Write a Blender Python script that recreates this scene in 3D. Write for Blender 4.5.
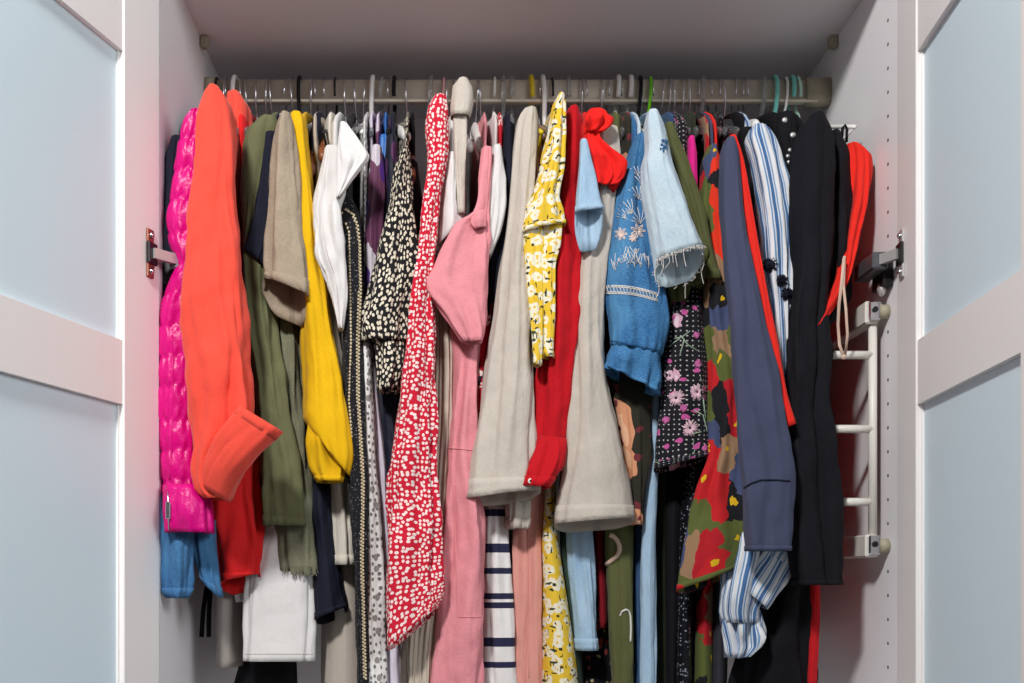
import bpy, math, random
import numpy as np
from mathutils import Vector
from mathutils.bvhtree import BVHTree

random.seed(7)
RNG = np.random.RandomState(11)
for o in list(bpy.data.objects):
    bpy.data.objects.remove(o, do_unlink=True)
S = bpy.context.scene
COL = S.collection

# ------------------------------------------------------------------ camera
CZ = 1.15            # eye height
DF = 1.53            # camera to front edge of the wardrobe
FPX = 1171.0         # focal length in pixels of a 1024 wide frame
U0, V0 = 455.0, 582.0
cam_d = bpy.data.cameras.new('camera')
cam = bpy.data.objects.new('camera', cam_d)
COL.objects.link(cam)
cam.location = (0, -DF, CZ)
cam.rotation_euler = (math.pi / 2, 0, 0)
cam_d.sensor_width = 36
cam_d.lens = FPX / 1024 * 36
cam_d.shift_x = (512 - U0) / 1024
cam_d.shift_y = (V0 - 341.5) / 1024
cam_d.clip_start = .01
S.camera = cam

# ------------------------------------------------------------------ world, lamps, exposure
S.view_settings.view_transform = 'Standard'
S.view_settings.look = 'None'
S.view_settings.gamma = 1
S.view_settings.use_curve_mapping = False
S.view_settings.exposure = -0.17
w = bpy.data.worlds.new('world')
S.world = w
w.use_nodes = True
w.node_tree.nodes['Background'].inputs[0].default_value = (.93, .96, 1.0, 1)
w.node_tree.nodes['Background'].inputs[1].default_value = .14


def area(name, loc, target, size, power, color):
    l = bpy.data.lights.new(name, 'AREA')
    l.shape = 'DISK'
    l.size = size
    l.energy = power
    l.color = color
    o = bpy.data.objects.new(name, l)
    COL.objects.link(o)
    o.location = loc
    o.rotation_euler = (Vector(target) - Vector(loc)).to_track_quat('-Z', 'Y').to_euler()
    return o


area('ceiling_lamp_light', (-.55, -1.75, 2.62), (.1, .1, 1.5), .26, 56, (1.0, .985, .97))
area('right_fill_light', (1.9, -2.4, 2.45), (-.35, 0, 1.3), 1.3, 50, (.93, .97, 1.0))  # soft fill added from the right for the left door and side panel

# ------------------------------------------------------------------ measuring helpers


def W(u, v, d):
    """point d metres behind the wardrobe's front edge, measured in the photograph at (u, v)"""
    k = (DF + d) / FPX
    return np.array([(u - U0) * k, d, CZ + (V0 - v) * k])


XL, XR = -.3856, .5784           # inner faces of the side panels
ZC = CZ + .826                   # underside of the shelf above the rail
ROD_Y, ROD_Z = .28, CZ + .757


def lin(c):
    r = []
    for x in c[:3]:
        x /= 255.
        r.append(x / 12.92 if x <= .04045 else ((x + .055) / 1.055) ** 2.4)
    return (r[0], r[1], r[2], 1)


# ------------------------------------------------------------------ materials
MATS = {}


class NT:
    def __init__(s, name):
        s.m = bpy.data.materials.new(name)
        s.m.use_nodes = True
        s.t = s.m.node_tree
        s.b = s.t.nodes['Principled BSDF']

    def n(s, typ, **kw):
        x = s.t.nodes.new(typ)
        for k, v in kw.items():
            setattr(x, k, v)
        return x

    def l(s, a, b):
        s.t.links.new(a, b)

    def val(s, sock, v):
        if isinstance(v, bpy.types.NodeSocket):
            s.l(v, sock)
        else:
            sock.default_value = v

    def math(s, op, a, b=0.0, c=None):
        x = s.n('ShaderNodeMath', operation=op)
        s.val(x.inputs[0], a)
        s.val(x.inputs[1], b)
        if c is not None:
            s.val(x.inputs[2], c)
        return x.outputs[0]

    def mix(s, f, a, b):
        x = s.n('ShaderNodeMix', data_type='RGBA')
        s.val(x.inputs[0], f)
        s.val(x.inputs[6], a)
        s.val(x.inputs[7], b)
        return x.outputs[2]

    def uv(s, scale=(1, 1, 1), loc=(0, 0, 0), out='UV'):
        tc = s.n('ShaderNodeTexCoord')
        mp = s.n('ShaderNodeMapping')
        mp.inputs['Scale'].default_value = scale
        mp.inputs['Location'].default_value = loc
        s.l(tc.outputs[out], mp.inputs[0])
        return mp.outputs[0]

    def noise(s, vec, scale=1.0, detail=3.0):
        x = s.n('ShaderNodeTexNoise')
        s.l(vec, x.inputs['Vector'])
        x.inputs['Scale'].default_value = scale
        x.inputs['Detail'].default_value = detail
        return x

    def ramp(s, fac, stops, interp='LINEAR'):
        x = s.n('ShaderNodeValToRGB')
        cr = x.color_ramp
        cr.interpolation = interp
        while len(cr.elements) > 1:
            cr.elements.remove(cr.elements[-1])
        cr.elements[0].position = stops[0][0]
        cr.elements[0].color = stops[0][1]
        for p, c in stops[1:]:
            e = cr.elements.new(p)
            e.color = c
        s.l(fac, x.inputs[0])
        return x.outputs[0]

    def warp(s, vec, amount, scale):
        nz = s.noise(vec, scale, 2)
        a = s.n('ShaderNodeVectorMath', operation='SUBTRACT')
        s.l(nz.outputs['Color'], a.inputs[0])
        a.inputs[1].default_value = (.5, .5, .5)
        b = s.n('ShaderNodeVectorMath', operation='SCALE')
        s.l(a.outputs[0], b.inputs[0])
        b.inputs['Scale'].default_value = amount
        c = s.n('ShaderNodeVectorMath', operation='ADD')
        s.l(vec, c.inputs[0])
        s.l(b.outputs[0], c.inputs[1])
        return c.outputs[0]


def finish(t, col, rough=.85, sheen=.04, var=.14, weave='weave', bump=.25):
    """fine yarn variation, relief and the cloth shader"""
    uv = t.uv()
    big = t.noise(uv, 22, 3)
    fine = t.noise(uv, 420, 3)
    f = t.math('ADD', t.math('MULTIPLY', big.outputs['Fac'], .45), t.math('MULTIPLY', fine.outputs['Fac'], .55))
    f = t.math('MULTIPLY_ADD', t.math('SUBTRACT', f, .5), var * 4, .86)
    x = t.n('ShaderNodeVectorMath', operation='SCALE')
    if isinstance(col, tuple):
        x.inputs[0].default_value = col[:3]
    else:
        t.l(col, x.inputs[0])
    t.l(f, x.inputs['Scale'])
    t.l(x.outputs[0], t.b.inputs['Base Color'])
    t.b.inputs['Roughness'].default_value = rough
    t.b.inputs['Sheen Weight'].default_value = sheen
    t.b.inputs['Sheen Roughness'].default_value = .5
    t.b.inputs['Specular IOR Level'].default_value = .25
    h = None
    if weave in ('rib', 'cord'):
        sc = {'rib': 170.0, 'cord': 330.0}[weave]
        wv = t.n('ShaderNodeTexWave', wave_type='BANDS', bands_direction='X')
        t.l(uv, wv.inputs[0])
        wv.inputs['Scale'].default_value = sc / 6.283 * 2
        wv.inputs['Distortion'].default_value = .3
        h = wv.outputs['Fac']
        dist = .0012
    elif weave == 'knit':
        h = t.noise(t.uv((1, .35, 1)), 1100, 2).outputs['Fac']
        dist = .0012
    elif weave == 'crinkle':
        h = t.noise(t.uv((1, .6, 1)), 95, 4).outputs['Fac']
        dist = .004
    else:
        h = t.noise(t.uv((1, .45, 1)), 120, 6).outputs['Fac']
        dist = .003
    bp = t.n('ShaderNodeBump')
    bp.inputs['Strength'].default_value = bump * 1.6
    bp.inputs['Distance'].default_value = dist
    t.l(h, bp.inputs['Height'])
    t.l(bp.outputs[0], t.b.inputs['Normal'])
    MATS[t.m.name] = t.m
    return t.m


def plain(name, rgb, **kw):
    return finish(NT(name), lin(rgb), **kw)


def denim(name, rgb, worn, amt=.5, **kw):
    t = NT(name)
    a = t.noise(t.uv((260, 900, 1)), 1, 2).outputs['Fac']
    b = t.noise(t.uv(), 16, 4).outputs['Fac']
    f = t.math('MULTIPLY_ADD', t.math('SUBTRACT', t.math('ADD', a, b), 1.0), 1.6 * amt, .4)
    x = t.math('MINIMUM', t.math('MAXIMUM', f, 0), 1)
    return finish(t, t.mix(x, lin(rgb), lin(worn)), var=.1, bump=.5, **kw)


def layers(name, bg, lays, bgvar=None, **kw):
    """lays: (cells per metre, radius, colour, offset, stretch, randomness, warp)"""
    t = NT(name)
    col = lin(bg)
    if bgvar:
        nz = t.noise(t.uv(), bgvar[1], 2).outputs['Fac']
        col = t.ramp(nz, [(.0, lin(bg)), (bgvar[2], lin(bgvar[0]))], 'CONSTANT')
    for (sc, r, c, off, st, rnd, wp) in lays:
        vec = t.uv((sc * st[0], sc * st[1], 1), (off, off * 1.7, 0))
        if wp:
            vec = t.warp(vec, wp, 1.3)
        vo = t.n('ShaderNodeTexVoronoi', voronoi_dimensions='2D', feature='F1')
        t.l(vec, vo.inputs['Vector'])
        vo.inputs['Scale'].default_value = 1
        vo.inputs['Randomness'].default_value = rnd
        d = vo.outputs['Distance']
        if isinstance(r, tuple):    # ring
            f = t.math('MULTIPLY', t.math('GREATER_THAN', d, r[0]), t.math('LESS_THAN', d, r[1]))
        else:
            f = t.math('LESS_THAN', d, r)
        if len(c) == 4 and isinstance(c[3], float):     # only some cells
            keep = t.n('ShaderNodeSeparateColor')
            t.l(vo.outputs['Color'], keep.inputs[0])
            f = t.math('MULTIPLY', f, t.math('LESS_THAN', keep.outputs[0], c[3]))
        col = t.mix(f, col, lin(c[:3]))
    return finish(t, col, **kw)


def patches(name, cols, scale, wp=.5, st=(1, 1), **kw):
    t = NT(name)
    vec = t.warp(t.uv((scale * st[0], scale * st[1], 1)), wp, 2.0)
    vo = t.n('ShaderNodeTexVoronoi', voronoi_dimensions='2D', feature='F1')
    t.l(vec, vo.inputs['Vector'])
    vo.inputs['Scale'].default_value = 1
    sp = t.n('ShaderNodeSeparateColor')
    t.l(vo.outputs['Color'], sp.inputs[0])
    n = len(cols)
    col = t.ramp(sp.outputs[0], [(i / n, lin(c)) for i, c in enumerate(cols)], 'CONSTANT')
    cen = t.math('LESS_THAN', vo.outputs['Distance'], .1)
    col = t.mix(t.math('MULTIPLY', cen, t.math('GREATER_THAN', sp.outputs[1], .55)), col, lin((235, 190, 30)))
    return finish(t, col, **kw)


def vstripes(name, stops, period, **kw):
    t = NT(name)
    vec = t.warp(t.uv(), .004, 14)
    sp = t.n('ShaderNodeSeparateXYZ')
    t.l(vec, sp.inputs[0])
    f = t.math('FRACT', t.math('DIVIDE', sp.outputs[0], period))
    return finish(t, t.ramp(f, [(p, lin(c)) for p, c in stops], 'CONSTANT'), **kw)


def hstripes(name, bg, fg, bands, **kw):
    """bands: world heights (low, high)"""
    t = NT(name)
    tc = t.n('ShaderNodeTexCoord')
    sp = t.n('ShaderNodeSeparateXYZ')
    t.l(tc.outputs['Object'], sp.inputs[0])
    col = lin(bg)
    f = None
    for lo, hi in bands:
        g = t.math('MULTIPLY', t.math('GREATER_THAN', sp.outputs[2], lo), t.math('LESS_THAN', sp.outputs[2], hi))
        f = g if f is None else t.math('MAXIMUM', f, g)
    return finish(t, t.mix(f, col, lin(fg)), **kw)


def hard(name, rgb, rough=.4, metal=0., trans=0., coat=0., spec=.5, nvar=.0, nscale=40., ior=1.45):
    t = NT(name)
    b = t.b
    if nvar:
        nz = t.noise(t.uv(out='Object'), nscale, 4).outputs['Fac']
        f = t.math('MULTIPLY_ADD', t.math('SUBTRACT', nz, .5), nvar * 2, 1)
        x = t.n('ShaderNodeVectorMath', operation='SCALE')
        x.inputs[0].default_value = lin(rgb)[:3]
        t.l(f, x.inputs['Scale'])
        t.l(x.outputs[0], b.inputs['Base Color'])
    else:
        b.inputs['Base Color'].default_value = lin(rgb)
    b.inputs['Roughness'].default_value = rough
    b.inputs['Metallic'].default_value = metal
    b.inputs['Transmission Weight'].default_value = trans
    b.inputs['Coat Weight'].default_value = coat
    b.inputs['Specular IOR Level'].default_value = spec
    b.inputs['IOR'].default_value = ior
    MATS[name] = t.m
    return t.m


# structure and fittings
hard('laminate', (236, 232, 231), .55, nvar=.02, nscale=300)
hard('laminate_inside', (238, 235, 237), .6, nvar=.025, nscale=400)
hard('door_paint', (238, 234, 232), .42, nvar=.015, nscale=200)
hard('frosted_glass', (222, 240, 248), .42, trans=.12, spec=.4, nvar=.012, nscale=500)
hard('rail_metal', (196, 186, 170), .5, metal=.15, nvar=.05, nscale=60)
hard('flange_plastic', (166, 158, 136), .5)
hard('dark_plastic', (22, 22, 24), .4)
hard('chrome', (205, 205, 210), .16, metal=1)
hard('steel', (200, 198, 196), .35, metal=.45)
hard('damper', (88, 90, 95), .35, metal=.4)
hard('warm_reflection_steel', (150, 92, 74), .35, metal=.6)  # steel with a warm reflection painted into its colour, for the left flange
hard('rack_white', (226, 222, 214), .38)
hard('hole_shade', (35, 33, 33), .9)
hard('room_floor', (96, 80, 66), .5, nvar=.1, nscale=6)
hard('room_wall', (214, 212, 208), .9, nvar=.02, nscale=20)
# hangers
hard('plastic_white', (235, 233, 230), .35)
hard('plastic_black', (18, 18, 20), .4)
hard('flock_black', (16, 16, 18), .95)
hard('plastic_clear', (225, 228, 232), .12, trans=.9, spec=.6)
hard('plastic_yellow', (214, 190, 20), .35)
hard('plastic_green', (120, 210, 30), .35)
hard('plastic_teal', (120, 205, 195), .35)
hard('plastic_pale_green', (190, 230, 215), .35)
hard('plastic_pink', (225, 165, 165), .35)
hard('wood', (128, 72, 40), .35, coat=.4, nvar=.25, nscale=70)
# plain cloth
plain('c_navy', (24, 27, 44), sheen=.0)
plain('c_black', (15, 15, 21), sheen=.0)
plain('c_blackknit', (19, 19, 27), sheen=.0, weave='knit', bump=.5)
plain('c_blacklace', (15, 15, 22), sheen=.0, weave='crinkle', bump=.5)
plain('c_charcoal', (52, 53, 62))
plain('c_magenta', (216, 8, 126), rough=.33, sheen=.0, var=.05, weave='crinkle', bump=.35)
plain('c_hotpink', (240, 40, 150))
plain('c_coral', (242, 80, 62), rough=.9, sheen=.12, var=.16, weave='knit', bump=.3)
plain('c_coral_in', (235, 80, 62), rough=.9, sheen=.1, weave='knit')
plain('c_red', (226, 32, 34), var=.1)
plain('c_olive', (104, 106, 74), var=.16)
plain('c_olive2', (94, 97, 58), var=.12)
plain('c_darkolive', (48, 54, 38), var=.12)
plain('c_tweedgrey', (128, 128, 104), var=.32, weave='knit', bump=.7)
plain('c_taupe', (166, 150, 130), var=.2, bump=.5)
plain('c_mustard', (232, 182, 4), var=.1, weave='knit', bump=.3)
plain('c_white', (226, 223, 221), var=.05)
plain('c_cream', (226, 218, 204), var=.08)
plain('c_beige', (203, 193, 181), var=.1, bump=.4)
plain('c_beigerib', (206, 192, 174), var=.12, weave='rib', bump=1.0)
plain('c_greige', (200, 188, 176), var=.08)
plain('c_lilac', (222, 214, 228), var=.05)
plain('c_pink', (230, 146, 154), var=.13, bump=.4)
plain('c_salmon', (228, 158, 146), var=.07)
plain('c_redshirt', (196, 8, 26), var=.08, bump=.4)
plain('c_redruffle', (244, 30, 24), var=.07)
plain('c_redstrip', (246, 44, 32), var=.05)
plain('c_darkred', (140, 14, 30), var=.1)
plain('c_slate', (74, 79, 106), var=.14, weave='knit', bump=.3)
plain('c_bluesatin', (60, 120, 200), rough=.4, var=.05)
plain('c_darkgreen', (58, 78, 66), var=.1)
plain('c_bag', (168, 160, 154), var=.05)
plain('c_ribbon', (226, 196, 176), var=.05)
plain('c_thread', (238, 232, 226), var=.04)
plain('c_threadpink', (240, 218, 208), var=.04)
plain('c_bead', (206, 190, 158), rough=.4, var=.1)
plain('c_stitch_blue', (40, 90, 140), var=.05)
plain('c_plum', (112, 62, 88), rough=.5, var=.15)
denim('d_mid', (34, 80, 132), (88, 146, 190), .55)
denim('d_blue', (34, 92, 150), (104, 168, 212), .8)
denim('d_light', (184, 210, 224), (226, 236, 242), .6)
denim('d_pale', (150, 186, 216), (196, 218, 236), .4)
denim('d_inside', (88, 140, 176), (130, 176, 204), .4)
denim('d_dark', (46, 76, 116), (74, 110, 152), .4)
# prints
layers('p_spot', (24, 22, 26), [(150, .33, (232, 222, 200), 0, (1.45, .82), .75, .6)], var=.05)
layers('p_dots', (206, 22, 52), [(178, .33, (246, 224, 220), 3, (1, .9), .7, .25)], var=.07)
layers('p_yellow', (238, 198, 58), [(62, .42, (243, 236, 212), 1, (1, 1), .95, .7), (62, .11, (232, 190, 60), 1, (1, 1), .95, .7),
                                    (75, .15, (48, 52, 40, .55), 5, (1.8, .7), 1, .9), (60, .17, (60, 70, 50, .4), 9, (.7, 1.9), 1, .9)], var=.06)
layers('p_yellow_in', (226, 176, 16), [(60, .2, (120, 96, 24, .6), 5, (1.5, .8), 1, .9), (42, .22, (240, 214, 120), 2, (1, 1), .9, .5)], var=.06)
layers('p_blackfloral', (25, 24, 33), [(150, .15, (206, 200, 198), 0, (1, 1), .15, .1),
                                       (30, (.54, .58), (150, 176, 150, .4), 4, (1.1, .7), 1, .8),
                                       (34, .30, (222, 172, 194, .3), 2, (1, 1), 1, 1.1), (34, .17, (240, 214, 224, .3), 2, (1, 1), 1, 1.4),
                                       (70, .24, (206, 90, 160, .4), 8, (1, 1), 1, .8)], var=.05)
layers('p_smallfloral', (22, 22, 30), [(70, .28, (186, 80, 80, .4), 2, (1, 1), 1, .8), (90, .24, (206, 190, 150, .35), 6, (1, 1), 1, .8)])
layers('p_redfloral', (196, 24, 44), [(60, .33, (244, 226, 220, .6), 2, (1, 1), 1, 1.0), (60, .13, (210, 60, 70, .6), 2, (1, 1), 1, .8)], var=.08)
layers('p_peach', (48, 46, 36), [(16, .44, (222, 156, 118, .8), 2, (1, .8), 1, .8), (16, .22, (236, 186, 150, .8), 2, (1, .8), 1, 1.2),
                                 (40, .2, (120, 50, 58, .5), 7, (1, 1), 1, .8)])
layers('p_eyelet', (236, 233, 230), [(115, .24, (120, 114, 112), 0, (1, .8), .55, .2), (48, .22, (150, 142, 140, .5), 3, (1, 1), .5, .2)], var=.06, bump=.6)
layers('p_lace', (240, 237, 234), [(190, .26, (196, 188, 182), 0, (1, 1), .4, .2)], var=.05, bump=.6)
layers('p_tweed', (24, 24, 30), [(420, .26, (150, 146, 138, .14), 0, (1, 1), 1, .2)], var=.2, weave='knit', bump=.7)
layers('p_sequin', (18, 18, 24), [(260, .3, (150, 155, 170, .24), 0, (1, 1), .7, .1)], rough=.35, var=.1)  # pale spots are sequin glints put into the colour
layers('p_night', (22, 24, 44), [(26, .4, (92, 42, 92, .4), 3, (1, .6), 1, .9), (30, .3, (42, 78, 138, .4), 8, (1, .6), 1, .9)], rough=.6)
layers('p_silk', (110, 62, 92), [(32, .42, (214, 204, 214, .35), 3, (1, .6), 1, .9), (36, .34, (84, 44, 130, .4), 8, (1, .6), 1, .9)], rough=.5)
layers('p_olivemotif', (84, 94, 64), [(14, (.3, .38), (226, 176, 152, .7), 4, (1, .8), 1, .6)], var=.1)
patches('p_camo', [(30, 28, 32), (96, 104, 52), (238, 56, 30), (26, 26, 32), (186, 28, 40), (96, 104, 52), (160, 126, 96), (205, 34, 40), (74, 84, 120)],
        31, .75, (1.1, .8), var=.08)
vstripes('p_bluestripe', [(0, (236, 238, 242)), (.34, (120, 158, 200)), (.46, (226, 232, 240)), (.56, (74, 116, 168)), (.82, (226, 232, 240)), (.9, (130, 166, 206))], .0155, var=.06)
zz = lambda v: CZ + (V0 - v) * (DF + .115) / FPX
hstripes('p_navystripe', (238, 236, 234), (40, 42, 72),
         [(zz(b), zz(a)) for a, b in ((500, 505), (510, 517), (544, 553), (568, 574), (593, 599), (602, 608), (637, 646), (661, 667))], var=.04)

# ------------------------------------------------------------------ mesh helpers


def link(name, me, mat=None, parent=None, smooth=True):
    o = bpy.data.objects.new(name, me)
    COL.objects.link(o)
    if mat is not None:
        me.materials.append(MATS[mat] if isinstance(mat, str) else mat)
    if smooth and len(me.polygons):
        me.polygons.foreach_set('use_smooth', [True] * len(me.polygons))
    if parent is not None:
        o.parent = parent
        base = parent
        off = Vector((0, 0, 0))
        while base is not None:
            off += base.location
            base = base.parent
        o.location = -off
    return o


def mesh_from(verts, faces, uvs=None):
    me = bpy.data.meshes.new('m')
    me.from_pydata([tuple(map(float, v)) for v in verts], [], faces)
    if uvs is not None:
        uvl = me.uv_layers.new(name='UVMap')
        idx = np.empty(len(me.loops), dtype=np.int32)
        me.loops.foreach_get('vertex_index', idx)
        uvl.data.foreach_set('uv', np.asarray(uvs, dtype=np.float32)[idx].ravel())
    me.update()
    return me


class MB:
    """collects boxes, tubes and lathes into one mesh"""

    def __init__(s):
        s.v, s.f = [], []

    def box(s, lo, hi, bev=0.0):
        x0, y0, z0 = lo
        x1, y1, z1 = hi
        if bev <= 0:
            n = len(s.v)
            s.v += [(x0, y0, z0), (x1, y0, z0), (x1, y1, z0), (x0, y1, z0), (x0, y0, z1), (x1, y0, z1), (x1, y1, z1), (x0, y1, z1)]
            s.f += [tuple(n + i for i in q) for q in ((0, 3, 2, 1), (4, 5, 6, 7), (0, 1, 5, 4), (1, 2, 6, 5), (2, 3, 7, 6), (3, 0, 4, 7))]
            return s
        b = bev
        n = len(s.v)
        ring = lambda z, i: [(x0 + i, y0 + b, z), (x0 + b, y0 + i, z), (x1 - b, y0 + i, z), (x1 - i, y0 + b, z),
                             (x1 - i, y1 - b, z), (x1 - b, y1 - i, z), (x0 + b, y1 - i, z), (x0 + i, y1 - b, z)]
        s.v += ring(z0, b) + ring(z0 + b, 0) + ring(z1 - b, 0) + ring(z1, b)
        for k in range(3):
            for i in range(8):
                j = (i + 1) % 8
                s.f.append((n + 8 * k + i, n + 8 * k + j, n + 8 * k + 8 + j, n + 8 * k + 8 + i))
        s.f.append(tuple(n + i for i in reversed(range(8))))
        s.f.append(tuple(n + 24 + i for i in range(8)))
        return s

    def tube(s, pts, r, seg=8, cap=True, closed=False, flat=None):
        P = [np.array(p, float) for p in pts]
        m = len(P)
        rr = r if hasattr(r, '__len__') else [r] * m
        n0 = len(s.v)
        prev = None
        for i in range(m):
            if closed:
                t = P[(i + 1) % m] - P[(i - 1) % m]
            else:
                t = P[min(i + 1, m - 1)] - P[max(i - 1, 0)]
            t = t / (np.linalg.norm(t) + 1e-12)
            if prev is None:
                a = np.array([1, 0, 0.]) if abs(t[0]) < .8 else np.array([0, 1, 0.])
            else:
                a = prev
            a = a - t * np.dot(a, t)
            a = a / (np.linalg.norm(a) + 1e-12)
            prev = a
            b = np.cross(t, a)
            fl = 1 if flat is None else flat
            for k in range(seg):
                q = 2 * math.pi * k / seg
                s.v.append(tuple(P[i] + rr[i] * (math.cos(q) * a + fl * math.sin(q) * b)))
        rows = m if closed else m - 1
        for i in range(rows):
            i2 = (i + 1) % m
            for k in range(seg):
                k2 = (k + 1) % seg
                s.f.append((n0 + i * seg + k, n0 + i * seg + k2, n0 + i2 * seg + k2, n0 + i2 * seg + k))
        if cap and not closed:
            s.f.append(tuple(n0 + k for k in reversed(range(seg))))
            s.f.append(tuple(n0 + (m - 1) * seg + k for k in range(seg)))
        return s

    def ball(s, c, r, seg=10, rings=6, sc=(1, 1, 1)):
        n0 = len(s.v)
        for i in range(1, rings):
            a = math.pi * i / rings
            for k in range(seg):
                q = 2 * math.pi * k / seg
                s.v.append((c[0] + r * sc[0] * math.sin(a) * math.cos(q), c[1] + r * sc[1] * math.sin(a) * math.sin(q), c[2] + r * sc[2] * math.cos(a)))
        t = len(s.v)
        s.v += [(c[0], c[1], c[2] + r * sc[2]), (c[0], c[1], c[2] - r * sc[2])]
        for i in range(rings - 2):
            for k in range(seg):
                k2 = (k + 1) % seg
                s.f.append((n0 + i * seg + k, n0 + (i + 1) * seg + k, n0 + (i + 1) * seg + k2, n0 + i * seg + k2))
        for k in range(seg):
            k2 = (k + 1) % seg
            s.f.append((t, n0 + k, n0 + k2))
            s.f.append((t + 1, n0 + (rings - 2) * seg + k2, n0 + (rings - 2) * seg + k))
        return s

    def prism(s, poly, axis, a, b):
        """poly in the two other axes, extruded from a to b along axis"""
        n = len(poly)
        n0 = len(s.v)
        for h in (a, b):
            for p in poly:
                q = list(p)
                q.insert(axis, h)
                s.v.append(tuple(q))
        for i in range(n):
            j = (i + 1) % n
            s.f.append((n0 + i, n0 + j, n0 + n + j, n0 + n + i))
        s.f.append(tuple(n0 + i for i in reversed(range(n))))
        s.f.append(tuple(n0 + n + i for i in range(n)))
        return s

    def build(s, name, mat, parent=None, smooth=False):
        me = mesh_from(s.v, s.f)
        import bmesh
        bm = bmesh.new()
        bm.from_mesh(me)
        bmesh.ops.recalc_face_normals(bm, faces=bm.faces)
        bm.to_mesh(me)
        bm.free()
        o = link(name, me, mat, parent, smooth)
        return o


def empty(name, loc):
    o = bpy.data.objects.new(name, None)
    o.empty_display_size = .05
    COL.objects.link(o)
    o.location = tuple(map(float, loc))
    return o


def tag(o, label=None, cat=None, group=None, kind=None):
    if label:
        o['label'] = label
    if cat:
        o['category'] = cat
    if group:
        o['group'] = group
    if kind:
        o['kind'] = kind
    return o


# ------------------------------------------------------------------ the wardrobe shell and the room
ZB = .08
BACK = .56
TH = .018


def struct(name, mb, mat, label):
    o = mb.build(name, mat)
    return tag(o, label, kind='structure')


struct('floor', MB().box((-2.2, -2.6, -.03), (2.4, .66, 0)), 'room_floor', 'wooden floor of the room in front of the wardrobe')
struct('wall_room', MB().box((-2.2, .62, 0), (2.4, .66, 2.7)), 'room_wall', 'plain room wall behind the wardrobe')
wl = struct('wall_left', MB().box((XL - TH, 0, 0), (XL, BACK + .012, ZC + TH)), 'laminate_inside', 'white left side panel inside the wardrobe')
wr = struct('wall_right', MB().box((XR, 0, 0), (XR + TH, BACK + .012, ZC + TH)), 'laminate_inside', 'white right side panel inside the wardrobe with shelf pin holes')
struct('wall_back', MB().box((XL, BACK, ZB), (XR, BACK + .012, ZC)), 'laminate_inside', 'white back panel behind the hanging clothes')
cl = struct('ceiling', MB().box((XL, .0, ZC), (XR, BACK + .012, ZC + TH)), 'laminate_inside', 'white shelf board closing the top above the clothes rail')
struct('wall_bottom', MB().box((XL, 0, ZB - TH), (XR, BACK + .012, ZB)), 'laminate_inside', 'white bottom board of the wardrobe')
# shelf pin holes, front column on each side panel: solid discs, the shade of the holes put into their dark colour
for side, wall, sg in ((XR, wr, -1),):
    k = 0
    z = ZC - .012
    while z > CZ - .25:
        h = MB().prism([(.034 + .0024 * math.cos(a * math.pi / 4), z + .0024 * math.sin(a * math.pi / 4)) for a in range(8)], 0, side - sg * .004, side + sg * .0003)
        h.build('shelf_pin_hole', 'hole_shade', wall)
        z -= .032
# cam fittings under the shelf beside the rail
for x, sg in ((XL, 1), (XR, -1)):
    MB().box((x + sg * .001 if sg > 0 else x - .013, .235, ZC - .018), (x + .013 if sg > 0 else x - .001, .25, ZC - .0005), .002).build('shelf_bracket', 'flange_plastic', cl)


def door(name, n, u, ang, left, label):
    """hinged door swung open; local x runs along the door away from the hinge, local y is the thickness"""
    root = empty(name, (0, 0, 0))
    tag(root, label, kind='structure')
    WD, T = .497, .022
    z0, z1 = .03, CZ + .85
    st = .082 if not left else .086
    r0, r1, rt = CZ + .219, CZ + .298, CZ + .655
    pieces = []
    sg = 1 if left else -1      # local inner face at y=0, body behind it
    pieces.append(('stile', MB().box((0, 0, z0), (st, T, z1), .001)))
    pieces.append(('stile', MB().box((WD - st, 0, z0), (WD, T, z1), .001)))
    i0, i1 = st, WD - st
    e = .0018
    pieces.append(('rail', MB().box((i0, e, r0), (i1, T - .001, r1))))
    pieces.append(('rail', MB().box((i0, e, rt), (i1, T - .001, z1 - .0005))))
    pieces.append(('rail', MB().box((i0, e, z0 + .0005), (i1, T - .001, z0 + .08))))
    for a, b in ((z0 + .08, r0), (r1, rt)):
        pieces.append(('glass_pane', MB().box((i0 + .0003, .009, a + .0003), (i1 - .0003, .013, b - .0003))))
        # light bead around the pane
        pieces.append(('glazing_bead', MB().box((i0, .0062, a), (i0 + .0035, .0165, b))))
        pieces.append(('glazing_bead', MB().box((i1 - .0035, .0062, a), (i1, .0165, b))))
    p = W(u, V0, 0)
    root.location = (float(p[0]), -.004, 0)
    dirx, diry = (-math.sin(ang), -math.cos(ang))
    root.rotation_euler = (0, 0, math.atan2(diry, dirx))
    for nm, mb in pieces:
        if left:   # inner face must look towards +x : thickness goes to the outside
            mb.v = [(x, -y, z) for x, y, z in mb.v]
        o = mb.build(nm, 'frosted_glass' if nm == 'glass_pane' else 'door_paint')
        o.parent = root
    return root


AL, AR = math.radians(15.0), math.radians(5.4)
dl = door('door_1', 1, 160, AL, True, 'left wardrobe door standing open, white frame with frosted glass panes')
dr = door('door_2', 2, 896, AR, False, 'right wardrobe door standing open, white frame with frosted glass panes')


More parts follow.
